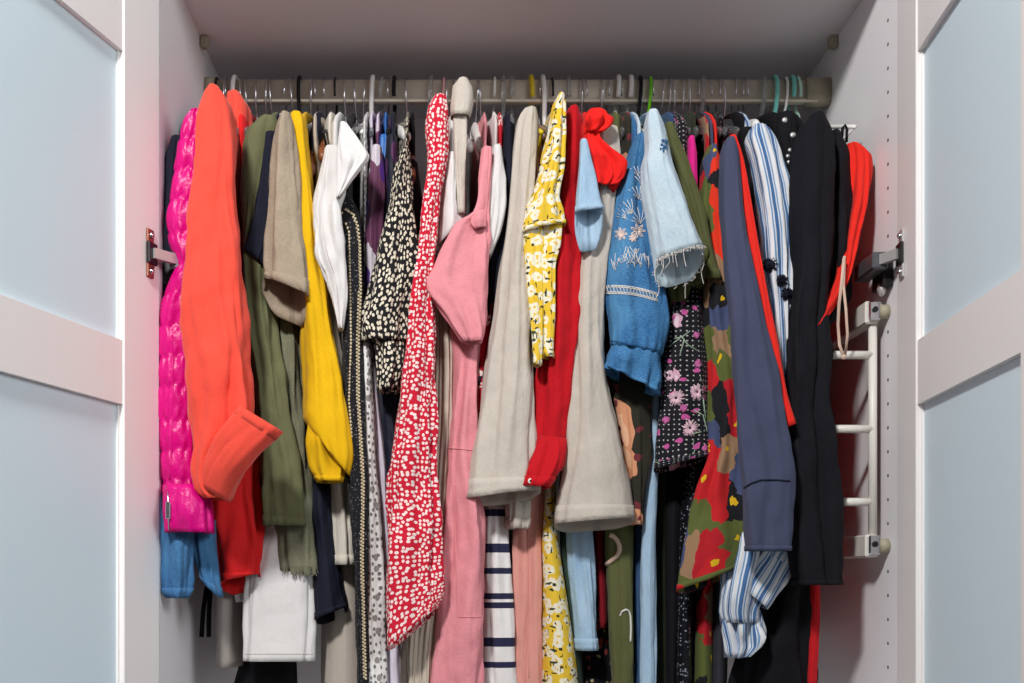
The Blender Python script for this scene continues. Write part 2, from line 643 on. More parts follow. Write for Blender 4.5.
def hinge(left):
    u, ang = (160, AL) if left else (896, AR)
    sg = 1 if left else -1
    zc = CZ + (.421 if left else .4205)
    root = empty('door_hinge', (0, 0, 0))
    p = W(u, V0, 0)
    dx, dy = -math.sin(ang), -math.cos(ang)
    nx, ny = (math.cos(ang), -math.sin(ang)) if left else (-math.cos(ang), math.sin(ang))

    def loc(t, h, z):      # along the door, off its inner face, height
        return (p[0] + dx * t + nx * h, -.004 + dy * t + ny * h, z)

    def obox(t0, t1, h0, h1, za, zb):
        m = MB().box((t0, h0, za), (t1, h1, zb), min(abs(t1 - t0), abs(h1 - h0), abs(zb - za)) * .25)
        m.v = [loc(x, y, z) for x, y, z in m.v]
        return m
    root.location = loc(.028, .001, zc - .031)
    mt = 'warm_reflection_steel' if left else 'steel'
    obox(.018, .034, .0003, .003, zc - .031, zc + .031).build('cup_flange', mt, root)
    m = MB()
    for z in (zc - .023, zc + .023):
        m.ball(loc(.026, .0035, z), .0042, 8, 5)
        o = m.build('screw', 'chrome', root, True)
        m = MB()
    obox(.014, .036, .0015, .006, zc - .014, zc + .014).build('hinge_cup', 'dark_plastic', root)
    # arm from the cup to the plate on the side panel
    wx = XL if left else XR
    a = np.array(loc(.026, .006, zc))
    b = np.array([wx + sg * .026, .006, zc])
    c = np.array([wx + sg * .024, .05, zc])
    m = MB()
    for q, r in ((a, b),):
        t = r - q
        nrm = np.array([-t[1], t[0], 0]) / np.linalg.norm(t[:2]) * .0035
        for z in (-.0065, .0065):
            pass
        n0 = len(m.v)
        for e in (q, r):
            for s1, s2 in ((-1, -1), (1, -1), (1, 1), (-1, 1)):
                m.v.append(tuple(e + s1 * nrm + np.array([0, 0, s2 * .0065])))
        m.f += [(n0, n0 + 1, n0 + 2, n0 + 3), (n0 + 7, n0 + 6, n0 + 5, n0 + 4)] + [(n0 + i, n0 + (i + 1) % 4, n0 + 4 + (i + 1) % 4, n0 + 4 + i) for i in range(4)]
    m.build('hinge_arm', 'steel', root)
    m = MB().box((min(wx + sg * .013, wx + sg * .034), -.004, zc - .0125), (max(wx + sg * .013, wx + sg * .034), .068, zc + .0105), .0025)
    m.build('damper', 'damper', root)
    m = MB().box((min(wx + sg * .0005, wx + sg * .014), .012, zc - .03), (max(wx + sg * .0005, wx + sg * .014), .056, zc + .012), .002)
    m.build('mounting_plate', 'dark_plastic', root)
    MB().ball((wx + sg * .010, .03, zc - .03), .0075, 10, 6, (.8, 1, 1.4)).build('mounting_screw', 'steel', root, True)
    tag(root, 'steel hinge with a warm reflection painted in on the left door beside the pink puffer jacket' if left else 'silver hinge with grey damper on the right door beside the pin holes', 'hinge', 'door hinges')


hinge(True)
hinge(False)

# clothes rail
rr = empty('clothes_rail', (XL, ROD_Y, ROD_Z))
tag(rr, 'grey metal clothes rail running across under the shelf board', 'clothes rail')
prof = []
for i in range(28):
    a = 2 * math.pi * i / 28
    prof.append((ROD_Y + .0095 * np.sign(math.cos(a)) * abs(math.cos(a)) ** .7, ROD_Z + .0185 * np.sign(math.sin(a)) * abs(math.sin(a)) ** .75))
MB().prism(prof, 0, XL + .004, XR - .004).build('rail_tube', 'rail_metal', rr, True)
MB().box((XL + .02, ROD_Y - .0115, ROD_Z - .0195), (XR - .02, ROD_Y - .0035, ROD_Z - .0145), .001).build('rail_lip', 'rail_metal', rr)
for x0, x1 in ((XL + .0005, XL + .019), (XR - .038, XR - .0005)):
    pr = [(ROD_Y + (q[0] - ROD_Y) * 1.6, ROD_Z + (q[1] - ROD_Z) * 1.15) for q in prof]
    MB().prism(pr, 0, x0, x1).build('end_bracket', 'flange_plastic', rr, True)

# ------------------------------------------------------------------ pull-out hanger rack on the right panel
rk = empty('pull_out_rack', tuple(W(874, 548, .04)))
tag(rk, 'white metal pull-out rack with side bars on the right panel', 'rack')
px_ = float(W(874, 400, .04)[0])
for v, nm in ((313, 'upper'), (546, 'lower')):
    z = float(W(874, v, .04)[2])
    MB().box((XR - .030, .035, z - .015), (XR - .012, .46, z + .015), .002).build('slide_rail', 'rack_white', rk)
    MB().box((XR - .027, .028, z - .012), (XR - .011, .034, z + .014), .002).build('slide_end', 'chrome', rk)
    MB().tube([(XR - .012, .033, z), (XR - .0005, .033, z)], .0095, 14).build('spacer', 'flange_plastic', rk, True)
    MB().tube([(XR - .0195, .026, z + .002), (XR - .0195, .03, z + .002)], .004, 10).build('slide_hole', 'dark_plastic', rk)
za, zb_ = float(W(874, 540, .04)[2]), float(W(874, 318, .04)[2])
for y in (.045, .40):
    MB().tube([(px_, y, za), (px_, y, zb_)], .0058, 12).build('post', 'rack_white', rk, True)
for v, ue in ((355, 816), (429, 825), (502, 837)):
    a, b = W(874, v, .045), W(ue, v, .045)
    MB().tube([a, b], .0056, 12).build('bar', 'rack_white', rk, True)

# ------------------------------------------------------------------ cloth builders


def hermite(ts, ys, tq):
    ts, ys = np.asarray(ts, float), np.asarray(ys, float)
    n = len(ts)
    m = np.zeros_like(ys)
    if n == 1:
        return np.repeat(ys, len(tq), 0)
    dl_ = (ys[1:] - ys[:-1]) / (ts[1:] - ts[:-1])[:, None]
    m[0], m[-1] = dl_[0], dl_[-1]
    for i in range(1, n - 1):
        a, b = dl_[i - 1], dl_[i]
        m[i] = np.where(a * b > 0, 2 * a * b / (a + b + 1e-12 * np.sign(a + b + 1e-30)), 0)
    k = np.clip(np.searchsorted(ts, tq, side='right') - 1, 0, n - 2)
    h = ts[k + 1] - ts[k]
    s = ((tq - ts[k]) / h)[:, None]
    h = h[:, None]
    return (ys[k] * (2 * s ** 3 - 3 * s ** 2 + 1) + m[k] * h * (s ** 3 - 2 * s ** 2 + s) + ys[k + 1] * (-2 * s ** 3 + 3 * s ** 2) + m[k + 1] * h * (s ** 3 - s ** 2))


def chord(k):
    return (k[1], k[0], k[2], k[0]) if len(k) == 3 else tuple(k)


def loft(name, parent, mat, keys, d, b, folds=5, amp=.0022, ruffle=None, puff=None, drop=0., cap=True, thick=.0013, seg=46, pleats=3,
         step=5.0, power=.85, seed=0, slip=.5, flare=1.0, endcap=False, wave=.0):
    """cloth tube through chords read as (v, u_left, u_right) or (ul, vl, ur, vr); d = depth of its nearest face, b = half depth"""
    K = np.array([chord(k) for k in keys], float)
    n = len(K)
    D = np.array(d if hasattr(d, '__len__') else [d] * n, float)
    B = np.array(b if hasattr(b, '__len__') else [b] * n, float)
    mid = np.stack([(K[:, 0] + K[:, 2]) / 2, (K[:, 1] + K[:, 3]) / 2], 1)
    t = np.concatenate([[0], np.cumsum(np.maximum(np.linalg.norm(np.diff(mid, axis=0), axis=1), 3))])
    R = max(6, int(t[-1] / step))
    tq = np.linspace(0, t[-1], R + 1)
    A = hermite(t, np.column_stack([K, D, B]), tq)
    kk = (DF + A[:, 4] + A[:, 5]) / FPX
    yc = A[:, 4] + A[:, 5]
    Lp = np.stack([(A[:, 0] - U0) * kk, yc, CZ + (V0 - A[:, 1]) * kk], 1)
    Rp = np.stack([(A[:, 2] - U0) * kk, yc, CZ + (V0 - A[:, 3]) * kk], 1)
    C, H = (Lp + Rp) / 2, (Rp - Lp) / 2
    Bd = A[:, 5]
    if cap:            # rounded top
        up = C[0] - C[1]
        up = up / (np.linalg.norm(up) + 1e-9)
        rise = min(np.linalg.norm(H[0]) * .7, .005)
        fr = [(.10, 1.0), (.45, .9), (.75, .68), (.92, .38)]
        C = np.concatenate([[C[0] + up * rise * q[1] for q in fr], C])
        H = np.concatenate([[H[0] * q[0] for q in fr], H])
        Bd = np.concatenate([[Bd[0] * q[0] for q in fr], Bd])
    N = len(C)
    sl = np.concatenate([[0], np.cumsum(np.linalg.norm(np.diff(C, axis=0), axis=1))])
    th = np.linspace(math.pi / 2, math.pi / 2 + 2 * math.pi, seg + 1)[:-1]
    th = th - .5 * np.cos(th)          # closer points on the side that faces out of the wardrobe
    ct, stn = np.cos(th), np.sin(th)
    c2 = np.sign(ct) * np.abs(ct) ** power
    s2 = np.sign(stn) * np.abs(stn) ** power
    P = C[:, None, :] + H[:, None, :] * c2[None, :, None]
    P[:, :, 1] += Bd[:, None] * s2[None, :]
    fr = np.linspace(0, 1, N)
    env = .42 + .58 * np.clip(fr * 1.8, 0, 1)
    rs = np.random.RandomState(seed * 131 + 17 + len(keys))
    p1, p2, p3 = rs.rand(3) * 6.28
    S_ = sl[:, None]
    T_ = th[None, :]
    f = np.sin(folds * T_ + p1 + 5 * slip * S_ / .1 * .35) * .30
    for q in range(folds + 3):          # long soft ridges and sharp valleys that run down the cloth
        t0 = 6.283 * (q + rs.rand() * .8) / (folds + 3)
        sg_ = rs.uniform(.10, .26)
        wq = rs.uniform(.7, 1.7) * (1 if q % 2 else -1)
        s0, sl_ = rs.uniform(-.05, .8) * sl[-1], rs.uniform(.35, .9) * max(sl[-1], .08)
        cen_ = t0 + slip * rs.uniform(-2.2, 2.2) * (S_ - s0) + .16 * np.sin(S_ * rs.uniform(12, 30) + 6.28 * rs.rand())
        dd_ = (T_ - cen_ + math.pi) % (2 * math.pi) - math.pi
        f = f + wq * np.exp(-(dd_ / sg_) ** 2) * np.exp(-((S_ - s0 - sl_ * .5) / sl_) ** 2)
    f += .5 * np.sin(2 * T_ + p3 + S_ * 21) * np.sin(S_ * 33 + p1)
    # small crumples
    f += .16 * np.sin(7 * T_ + 60 * S_ + p2) * np.sin(95 * S_ - 3 * T_ + p1) + .10 * np.sin(13 * T_ - 110 * S_ + p3) * np.sin(70 * S_ + 5 * T_)
    for q in range(pleats):          # overlapping pleats: one steep side, one long side
        t0 = math.pi * (1.12 + .76 * (q + rs.rand()) / max(pleats, 1))
        s0, s1 = rs.uniform(-.2, .35) * sl[-1], rs.uniform(.6, 1.3) * sl[-1]
        x = (T_ - t0 - slip * rs.uniform(-1.6, 1.6) * (S_ - s0) - .07 * np.sin(S_ * rs.uniform(15, 40) + q)) * (1 if rs.rand() < .5 else -1)
        win = np.clip((S_ - s0) / (.2 * sl[-1]), 0, 1) * np.clip((s1 - S_) / (.2 * sl[-1]), 0, 1)
        f = f + 1.7 * np.where(x > 0, np.exp(-x / .42), np.exp(x / .085)) * win
    off = f * amp * 1.7 * env[:, None]
    if ruffle:
        st, rn, ra = ruffle
        e = np.clip((fr - st) / (1 - st + 1e-6), 0, 1)[:, None] ** 1.3
        off = off + e * ra * np.sin(rn * T_ + p2 + .8 * np.sin(3 * T_ + p1))
    if puff:
        ph = (S_ / puff) % 1.0
        off = off + .0046 * (np.sin(math.pi * ph) ** .55 - .8) * (.75 + .35 * np.sin(2.0 * T_ + p1 + np.floor(S_ / puff) * 2.1)) + (.0016 * np.sin(14 * T_ + p2 + 9 * np.floor(S_ / puff)) * np.abs(np.cos(math.pi * ph)) ** 2)
    if wave:
        P[:, :, 0] += wave * np.sin(S_ * 38 + p1) * np.ones_like(T_)
    scale = np.clip(np.linalg.norm(H, axis=1) / .012, .25, 1)[:, None]
    off = off * scale
    nv = H / (np.linalg.norm(H, axis=1)[:, None] + 1e-9)
    P += nv[:, None, :] * (ct[None, :] * off)[:, :, None]
    P[:, :, 1] += stn[None, :] * off
    if drop:          # far side of the hem hangs lower
        e = np.clip((fr - .75) / .25, 0, 1)[:, None]
        P[:, :, 2] -= e * drop * np.clip(stn[None, :] + .12, 0, 1) ** .85
    V = P.reshape(-1, 3)
    idx = np.arange(N * seg).reshape(N, seg)
    a = idx[:-1]
    c = idx[1:]
    F = np.stack([a, np.roll(a, -1, 1), np.roll(c, -1, 1), c], -1).reshape(-1, 4)
    F = F[:, ::-1].tolist()
    if cap:
        F.append(idx[0].tolist())
    if endcap:
        F.append(idx[-1][::-1].tolist())
    per = np.linalg.norm(np.roll(P, -1, 1) - P, axis=2).sum(1)
    per = np.convolve(np.pad(per, 6, 'edge'), np.ones(13) / 13, 'valid')[:N]
    fa = (th - math.pi / 2) / (2 * math.pi)
    uu = (fa[None, :] - .5) * per[:, None] + 1 + seed * .137
    # mirror the map at the back seam so that the print has no jump on the visible side
    UV = np.stack([np.broadcast_to(uu, (N, seg)), np.broadcast_to(-S_, (N, seg))], -1).reshape(-1, 2)
    me = mesh_from(V, F, UV)
    o = link(name, me, mat, parent)
    if thick:
        md = o.modifiers.new('thickness', 'SOLIDIFY')
        md.thickness = thick
        md.offset = -1
    o['_p'] = 1
    del o['_p']
    return o, P


SHOULDER = [(.0, .035), (.010, .075), (.026, .125), (.046, .165), (.066, .19), (.09, .197), (.35, .19), (2., .2)]


def body(parent, mat, rows, hx, hem_v, wh=.0048, top=.703, name='body', seed=0, slit=None):
    """garment body hung over its hanger: rows = (z, y_front, x_left, x_right) from the top down"""
    rows = sorted(rows, key=lambda r: -r[0])
    zt = CZ + top
    zq = []
    z_end = CZ + (V0 - hem_v) * (DF + .13) / FPX
    z = zt
    while z > z_end:
        zq.append(z)
        z -= .004 if zt - z < .07 else .014
    zq.append(z_end)
    zq = np.array(zq)
    rz = np.array([r[0] for r in rows])[::-1]
    g = lambda i: np.interp(zq, rz, np.array([r[i] for r in rows])[::-1])
    yf, xl, xr = g(1), g(2), g(3)
    hd = np.interp(zt - zq, [a for a, _ in SHOULDER], [q for _, q in SHOULDER])
    yfront = np.maximum(yf, ROD_Y - hd)
    yback = np.minimum(ROD_Y + hd, .475)
    M = 13
    e = (1 - np.cos(np.linspace(0, math.pi, M))) / 2
    rs = np.random.RandomState(seed + 5)
    p1, p2 = rs.rand(2) * 6.28
    ring = []
    xm, hw = (xl + xr) / 2, (xr - xl) / 2
    for side in (-1, 1):
        ee = e if side < 0 else e[::-1]
        Y = yfront[:, None] + (yback - yfront)[:, None] * ee[None, :]
        q = np.clip((Y - yfront[:, None]) / np.maximum(ROD_Y - yfront, .03)[:, None], 0, 1)
        q = q * q * (3 - 2 * q)
        cx = xm[:, None] * (1 - q) + hx * q
        hwid = hw[:, None] * (1 - q) + wh * q
        round_ = np.minimum(1, np.sqrt(np.clip(np.minimum((Y - yfront[:, None]) / .022, (yback[:, None] - Y) / .015), .0025, 1)))
        topf = np.clip((zt - zq) / .05, .35, 1)[:, None]
        X = cx + side * hwid * round_ * topf
        X = X + (.0018 * np.sin(Y * 55 + p1 + zq[:, None] * 9) + .0014 * np.sin(Y * 130 + p2 - zq[:, None] * 14) * side) * round_ * np.clip((zt - zq) / .15, 0, 1)[:, None]
        ring.append(np.stack([X, Y, np.broadcast_to(zq[:, None], X.shape)], -1))
    P = np.concatenate(ring, 1)
    N, seg = P.shape[:2]
    idx = np.arange(N * seg).reshape(N, seg)
    a, c = idx[:-1], idx[1:]
    F = np.stack([a, np.roll(a, -1, 1), np.roll(c, -1, 1), c], -1).reshape(-1, 4).tolist()
    F.append(idx[0][::-1].tolist())
    st_ = np.linalg.norm(np.diff(P, axis=1), axis=2)
    left_ = np.concatenate([np.zeros((N, 1)), np.cumsum(st_[:, :M - 1], 1)], 1)
    rt_ = np.concatenate([np.zeros((N, 1)), np.cumsum(st_[:, :M - 1:-1], 1)], 1)[:, ::-1]
    UV = np.stack([np.concatenate([-left_, rt_], 1) + 3 + seed * .1, P[:, :, 2]], -1).reshape(-1, 2)
    o = link(name, mesh_from(P.reshape(-1, 3), F, UV), mat, parent)
    md = o.modifiers.new('thickness', 'SOLIDIFY')
    md.thickness = .0012
    md.offset = -1
    return o


GROUP = 'clothes hanging on the rail'
GARMENTS = []


class Garment:
    def __init__(s, name, label, cat, mat):
        s.name, s.label, s.cat, s.mat = name, label, cat, mat
        s.sleeves, s.front, s.hem, s.top, s.post = [], [], None, .703, []
        s.hanger = ('wire', None)
        s.bmat = mat
        s.seed = len(GARMENTS) + 1
        GARMENTS.append(s)

    def sl(s, keys, d=.07, b=.02, part='sleeve', mat=None, band=None, **kw):
        s.sleeves.append((part, mat or s.mat, keys, d, b, band, kw))
        return s

    def fr(s, keys, d=.12, mat=None):
        s.front = [(k, d) for k in keys]
        if mat:
            s.bmat = mat
        return s

    def on(s, kind, tip=None):
        s.hanger = (kind, tip)
        return s

    def do(s, fn):
        s.post.append(fn)
        return s

    def low(s, hem=None, top=None, mat=None):
        if hem:
            s.hem = hem
        if top:
            s.top = top
        if mat:
            s.bmat = mat
        return s

    def build(s, hx):
        root = empty(s.name, (hx, ROD_Y, CZ + (V0 - (s.hem or 600)) * (DF + .13) / FPX))
        tag(root, s.label, s.cat, GROUP)
        s.root = root
        s.parts = {}
        rows = []
        first = True
        for i, (part, mat, keys, d, b, band, kw) in enumerate(s.sleeves):
            kw = dict(kw)
            skip = kw.pop('free', False)
            o, P = loft(part, root, mat, keys, d, b, seed=s.seed * 3 + i, **kw)
            s.parts.setdefault(part, []).append(o)
            if band:
                nb, off = band
                Q = P[-nb:]
                cen = Q.mean(1, keepdims=True)
                V = Q - cen
                Q2 = cen + V * (1 + off / np.maximum(np.linalg.norm(V, axis=2, keepdims=True), .004))
                n, sg = Q2.shape[:2]
                idx = np.arange(n * sg).reshape(n, sg)
                a, c = idx[:-1], idx[1:]
                F = np.stack([a, c, np.roll(c, -1, 1), np.roll(a, -1, 1)], -1).reshape(-1, 4).tolist()
                UV = np.stack([np.broadcast_to(np.linspace(0, .15, sg), (n, sg)), np.broadcast_to(np.linspace(0, .01 * n, n)[:, None], (n, sg))], -1).reshape(-1, 2)
                h = link('hem_band', mesh_from(Q2.reshape(-1, 3), F, UV), mat, o)
                md = h.modifiers.new('thickness', 'SOLIDIFY')
                md.thickness = .0009
                md.offset = 0
            if first and not skip:
                first = False
                kk = [chord(k) for k in keys]
                dd = d if hasattr(d, '__len__') else [d] * len(kk)
                bb = b if hasattr(b, '__len__') else [b] * len(kk)
                lastz = 9
                for k, d1, b1 in zip(kk, dd, bb):
                    m = W((k[0] + k[2]) / 2, (k[1] + k[3]) / 2, d1 + b1)
                    if m[2] > lastz - .004:
                        continue
                    lastz = m[2]
                    hw = min((k[2] - k[0]) * (DF + d1) / FPX * .32, .010)
                    rows.append((m[2], d1 + b1 * 1.7, m[0] - hw, m[0] + hw))
        if s.front:
            fr_rows = []
            for (k, d1) in s.front:
                k = chord(k)
                a, b1 = W(k[0], k[1], d1 + .012), W(k[2], k[3], d1 + .012)
                fr_rows.append(((a[2] + b1[2]) / 2, d1, a[0], b1[0]))
            zf = max(r[0] for r in fr_rows)
            rows = [r for r in rows if r[0] > zf + .012]
            if not rows and zf < CZ + .6:
                rows = [(CZ + .64, .12, hx - .004, hx + .004)]
            rows += fr_rows
        if not rows:
            rows = [(CZ, .1, hx - .005, hx + .005)]
        if s.hem is None:
            s.hem = max(chord(k)[1] for k, _ in s.front) if s.front else 600
        if s.hem > 0:
            o = body(root, s.bmat, rows, hx, s.hem, seed=s.seed, top=s.top)
            s.parts['body'] = [o]
        for fn in s.post:
            fn(s)


def G(*a):
    return Garment(*a)


_bvh = {}


def hit(o, u, v, lift=.0008):
    """point on the camera-facing side of a garment part, measured in the photograph"""
    if o.name not in _bvh:
        me = o.data
        _bvh[o.name] = BVHTree.FromPolygons([q.co[:] for q in me.vertices], [p.vertices[:] for p in me.polygons])
    o0 = Vector((0, -DF, CZ))
    dr_ = (Vector(W(u, v, 0).tolist()) - o0).normalized()
    loc, nor, i, dist = _bvh[o.name].ray_cast(o0, dr_)
    if loc is None:
        return None
    return np.array(loc - dr_ * lift)


def thread(s, part, pts, r, mat, name, i=0, closed=False, seg=5, lift=.0006, sub=4):
    """stitched line, cord or trim lying on a part"""
    o = s.parts[part][i]
    P = []
    q = list(pts)
    if closed:
        q = q + [q[0]]
    for a, b in zip(q[:-1], q[1:]):
        for k in range(sub):
            t = k / sub
            h = hit(o, a[0] + (b[0] - a[0]) * t, a[1] + (b[1] - a[1]) * t, lift)
            if h is not None:
                P.append(h)
    h = hit(o, q[-1][0], q[-1][1], lift)
    if h is not None and not closed:
        P.append(h)
    if len(P) < 2:
        return None
    return MB().tube(P, r, seg, closed=False).build(name, mat, o, True)


def lines(s, part, segs, r, mat, name, i=0, kind=None, lift=.0006, seg=4):
    """many little stitches joined into one part"""
    o = s.parts[part][i]
    m = MB()
    for sg in segs:
        P = [hit(o, a, b, lift) for a, b in sg]
        P = [p for p in P if p is not None]
        if len(P) > 1:
            m.tube(P, r, seg)
    if not m.v:
        return None
    q = m.build(name, mat, o, True)
    if kind:
        q['kind'] = kind
    return q


def button(s, part, u, v, r, mat, i=0, name='button', rim=None):
    o = s.parts[part][i]
    h = hit(o, u, v, .001)
    if h is None:
        return
    m = MB()
    m.tube([h + np.array([0, .002, 0]), h, h - np.array([0, .0012, 0])], [r, r, r * .75], 12)
    b = m.build(name, mat, o, True)
    if rim:
        ring = [h + np.array([r * .62 * math.cos(a * math.pi / 6), -.0016, r * .62 * math.sin(a * math.pi / 6)]) for a in range(12)]
        MB().tube(ring, r * .22, 5, closed=True).build('button_rim', rim, b, True) if False else None
    return b

# ------------------------------------------------------------------ the clothes, left to right along the rail
g = G('navy_coat', 'dark navy coat pressed against the left side panel behind the pink puffer', 'coat', 'c_navy')
g.sl([(140, 172, 184), (170, 166, 182), (230, 164, 180), (320, 163, 178), (430, 165, 178)], .02, .014).low(470).on('black')

g = G('denim_shirt', 'blue denim shirt with curved hem showing below the pink puffer jacket', 'shirt', 'd_mid')
g.sl([(480, 166, 190), (540, 162.5, 194), (575, 163, 194), (590, 165, 191), (598, 170, 186)], -.004, .013, part='shirt_tail', folds=4, amp=.0025, drop=.0, band=(3, .0012))
g.sl([(186, 522, 216, 520), (191, 545, 216, 545), (196, 565, 219, 575), (205, 583, 222, 597)], .03, .018, part='shirt_tail', folds=4, band=(3, .0012), cap=False)
g.low(560, mat='d_mid')

g = G('puffer_jacket', 'hot pink quilted puffer jacket at the left end of the rail', 'jacket', 'c_magenta')
g.sl([(116, 192, 205), (124, 185, 206), (150, 179, 207), (173, 175, 207), (200, 171, 207), (220, 168, 207), (245, 171, 207), (265, 178, 207), (280, 172, 207), (300, 164, 206), (330, 160, 200), (400, 159, 198), (450, 160, 200), (495, 163, 208)],
     -.012, .024, puff=.041, amp=.001, folds=3, part='sleeve', seg=56, step=3)
g.sl([(486, 164, 210), (500, 163.5, 212), (533, 167, 213)], -.032, .03, part='waistband', amp=.002, folds=9, cap=False, free=True)


def puffer_extra(s):
    thread(s, 'waistband', [(168, 492), (169, 530)], .0012, 'chrome', 'zip_teeth', sub=8)
    o = s.parts['waistband'][0]
    h = hit(o, 168, 508, .003)
    if h is not None:
        MB().box((h[0] - .003, h[1] - .002, h[2] - .014), (h[0] + .003, h[1] + .001, h[2] + .008), .0009).build('zip_puller', 'chrome', o)
    thread(s, 'sleeve', [(172, 335), (173, 380), (172, 430), (170, 480)], .0012, 'c_magenta', 'seam', sub=8, lift=.0)


g.do(puffer_extra).low(500)

g = G('hooded_sweatshirt', 'coral velour sweatshirt with a turned back cuff on its long sleeve', 'sweatshirt', 'c_coral')
g.sl([(93, 210, 222), (98, 205, 227), (106, 202, 231), (120, 199, 234), (160, 197, 236), (200, 193, 236), (250, 190, 240), (300, 188, 245), (340, 187, 248), (405, 190, 251), (440, 192, 250), (470, 191, 243), (490, 196, 233), (499, 206, 229)],
     -.04, .026, folds=5, amp=.0035, slip=.3, seg=56)
g.sl([(200, 484, 229, 502), (206, 462, 236, 482), (216, 440, 250, 464), (231, 421, 267, 447), (243, 408, 282.5, 432)], [-.045, -.06, -.07, -.078, -.08], .024, part='cuff', folds=3, amp=.0012, cap=False, band=(3, .001), free=True)
g.sl([(99, 229, 244), (112, 228, 251), (140, 228, 252), (200, 230, 247), (300, 232, 252), (420, 236, 258)], .12, .03, part='hood', folds=4, amp=.003, free=True)
g.low(500).on('white_tube')

g = G('red_sweater', 'bright red knit sweater with folded hem beneath the coral cuff', 'sweater', 'c_red')
g.sl([(440, 214, 262), (480, 213, 262), (525, 214, 264), (550, 216, 265), (573, 221, 263), (221, 583, 262, 573)], .075, .024, part='hem_fold', folds=4, amp=.005, drop=.02, band=(2, .001))
g.low(590)

g = G('garment_bag', 'grey flat garment bag hanging low at the back left', 'garment bag', 'c_bag')
g.fr([(560, 212, 236), (600, 212, 237), (668, 213, 237)], .13).low(668)


def bag_straps(s):
    for du in (0, 6):
        a = [W(207 + du * .6, 585, .2), W(203 + du, 612, .2), W(201.5 + du * 1.2, 637, .2)]
        MB().tube(a, .0035, 8, flat=.4).build('strap', 'c_black', s.root, True)


g.do(bag_straps)

g = G('black_wool_trousers', 'black wool trousers at the very bottom behind the white jeans', 'trousers', 'c_black')
g.fr([(590, 246, 290), (640, 238, 300), (664, 236, 300), (700, 224, 302)], .17)

g = G('olive_overshirt', 'olive green overshirt with a plain straight cuff, right of the coral sweatshirt', 'shirt', 'c_olive')
g.sl([(122, 260, 277), (131, 248, 280), (150, 243, 280), (200, 242, 275), (256, 244, 273), (340, 250, 278), (413, 257, 291), (480, 261, 302), (502, 263, 303), (526, 266, 303)],
     .06, .026, folds=5, amp=.0032, band=(3, .001)).low(500)

g = G('black_tshirt', 'black short sleeved t-shirt squeezed between the olive overshirt and taupe shirt', 't-shirt', 'c_navy')
g.sl([(138, 266, 280), (190, 261, 285), (225, 254, 283), (247, 254, 268, 270)], .05, .024, folds=4, drop=.012).low(450)

g = G('white_jeans', 'white jeans leg with a stitched hem low on the left', 'jeans', 'c_white')
g.sl([(500, 262, 296), (530, 258, 306), (570, 247, 314), (600, 244.5, 315), (661, 244, 314.5)], .105, .011, part='trouser_leg', folds=4, amp=.0016, seg=56, power=.6, cap=False).low(640)


def jeans_extra(s):
    lines(s, 'trouser_leg', [[(245 + i * 3, 654), (247 + i * 3, 654)] for i in range(23)], .0005, 'c_greige', 'hem_stitching', kind='stuff')


g.do(jeans_extra)
g.sl([(570, 235, 245), (580, 234, 245), (602, 236, 244)], .13, .012, part='rolled_cuff', amp=.0008, free=True)

g = G('taupe_linen_shirt', 'taupe linen shirt with an open short sleeve beside the mustard sweater', 'shirt', 'c_taupe')
g.sl([(117, 280, 291), (128, 276, 294), (150, 273, 297), (200, 271, 301), (240, 268, 304), (268, 266, 307), (264, 279, 309, 297)], .02, [.016, .018, .020, .022, .022, .021, .020], folds=4, amp=.0022, drop=.040, band=(3, .0006), slip=.2)
g.low(450)

g = G('tweed_jacket', 'grey green tweed jacket with a frayed sleeve end below the olive cuff', 'jacket', 'c_tweedgrey')
g.sl([(300, 272, 300), (400, 278, 304), (480, 280, 312), (530, 280, 316), (570, 282, 319.5)], .088, .022, folds=4, amp=.003)


def fray(s):
    rs = random.Random(3)
    segs = []
    for i in range(60):
        u = 283 + rs.random() * 36
        segs.append([(u, 566), (u + rs.uniform(-1, 1), 569)])
    m = MB()
    o = s.parts['sleeve'][0]
    for (a, b) in segs:
        p = hit(o, a[0], a[1], .0005)
        if p is not None:
            m.tube([p, p + np.array([rs.uniform(-.001, .001), 0, -.006]), p + np.array([rs.uniform(-.003, .003), rs.uniform(-.001, .001), -.009 - rs.random() * .006])], .0005, 4)
    q = m.build('fringe', 'c_tweedgrey', o)
    q['kind'] = 'stuff'


g.do(fray).low(540)

g = G('mustard_sweater', 'mustard yellow sweater with a gathered balloon cuff', 'sweater', 'c_mustard')
g.sl([(118, 291, 304), (125, 288.5, 307), (145, 290, 309), (175, 295, 312), (200, 299, 314), (250, 301, 320), (300, 303, 327), (340, 304, 333), (380, 305, 341), (402, 305, 345), (305, 416, 350, 430), (307, 424, 353, 458), (318, 438, 350, 476)],
     [.045, .045, .045, .045, .045, .045, .045, .045, .04, .035, .03, .03, .032], .022, folds=4, amp=.0022, seg=48)
g.sl([(405, 309, 340), (430, 308.5, 344), (455, 308, 347), (468, 310, 347), (482, 319, 343)], .04, .024, part='cuff', folds=13, amp=.0022, cap=False, band=(2, .0012), free=True)
g.low(430).on('black_flat')

g = G('navy_trousers', 'dark navy trouser leg hanging between white jeans and the beige skirt', 'trousers', 'c_navy')
g.sl([(420, 306, 324), (480, 311, 331), (540, 314, 337), (590, 315, 345), (316, 619, 348, 606)], .095, .02, part='trouser_leg', folds=4, amp=.0025, drop=.012, band=(2, .001)).low(560).on('white_arm', (300, 150))

g = G('cream_tunic', 'cream linen tunic ending mid height, right of the mustard cuff', 'tunic', 'c_cream')
g.sl([(260, 321, 336), (330, 326, 338), (400, 330, 350), (480, 330, 357), (565, 333, 358)], .10, .02, part='front_panel', folds=5, amp=.0025, band=(3, .0012)).low(520).on('wood', (311, 172))

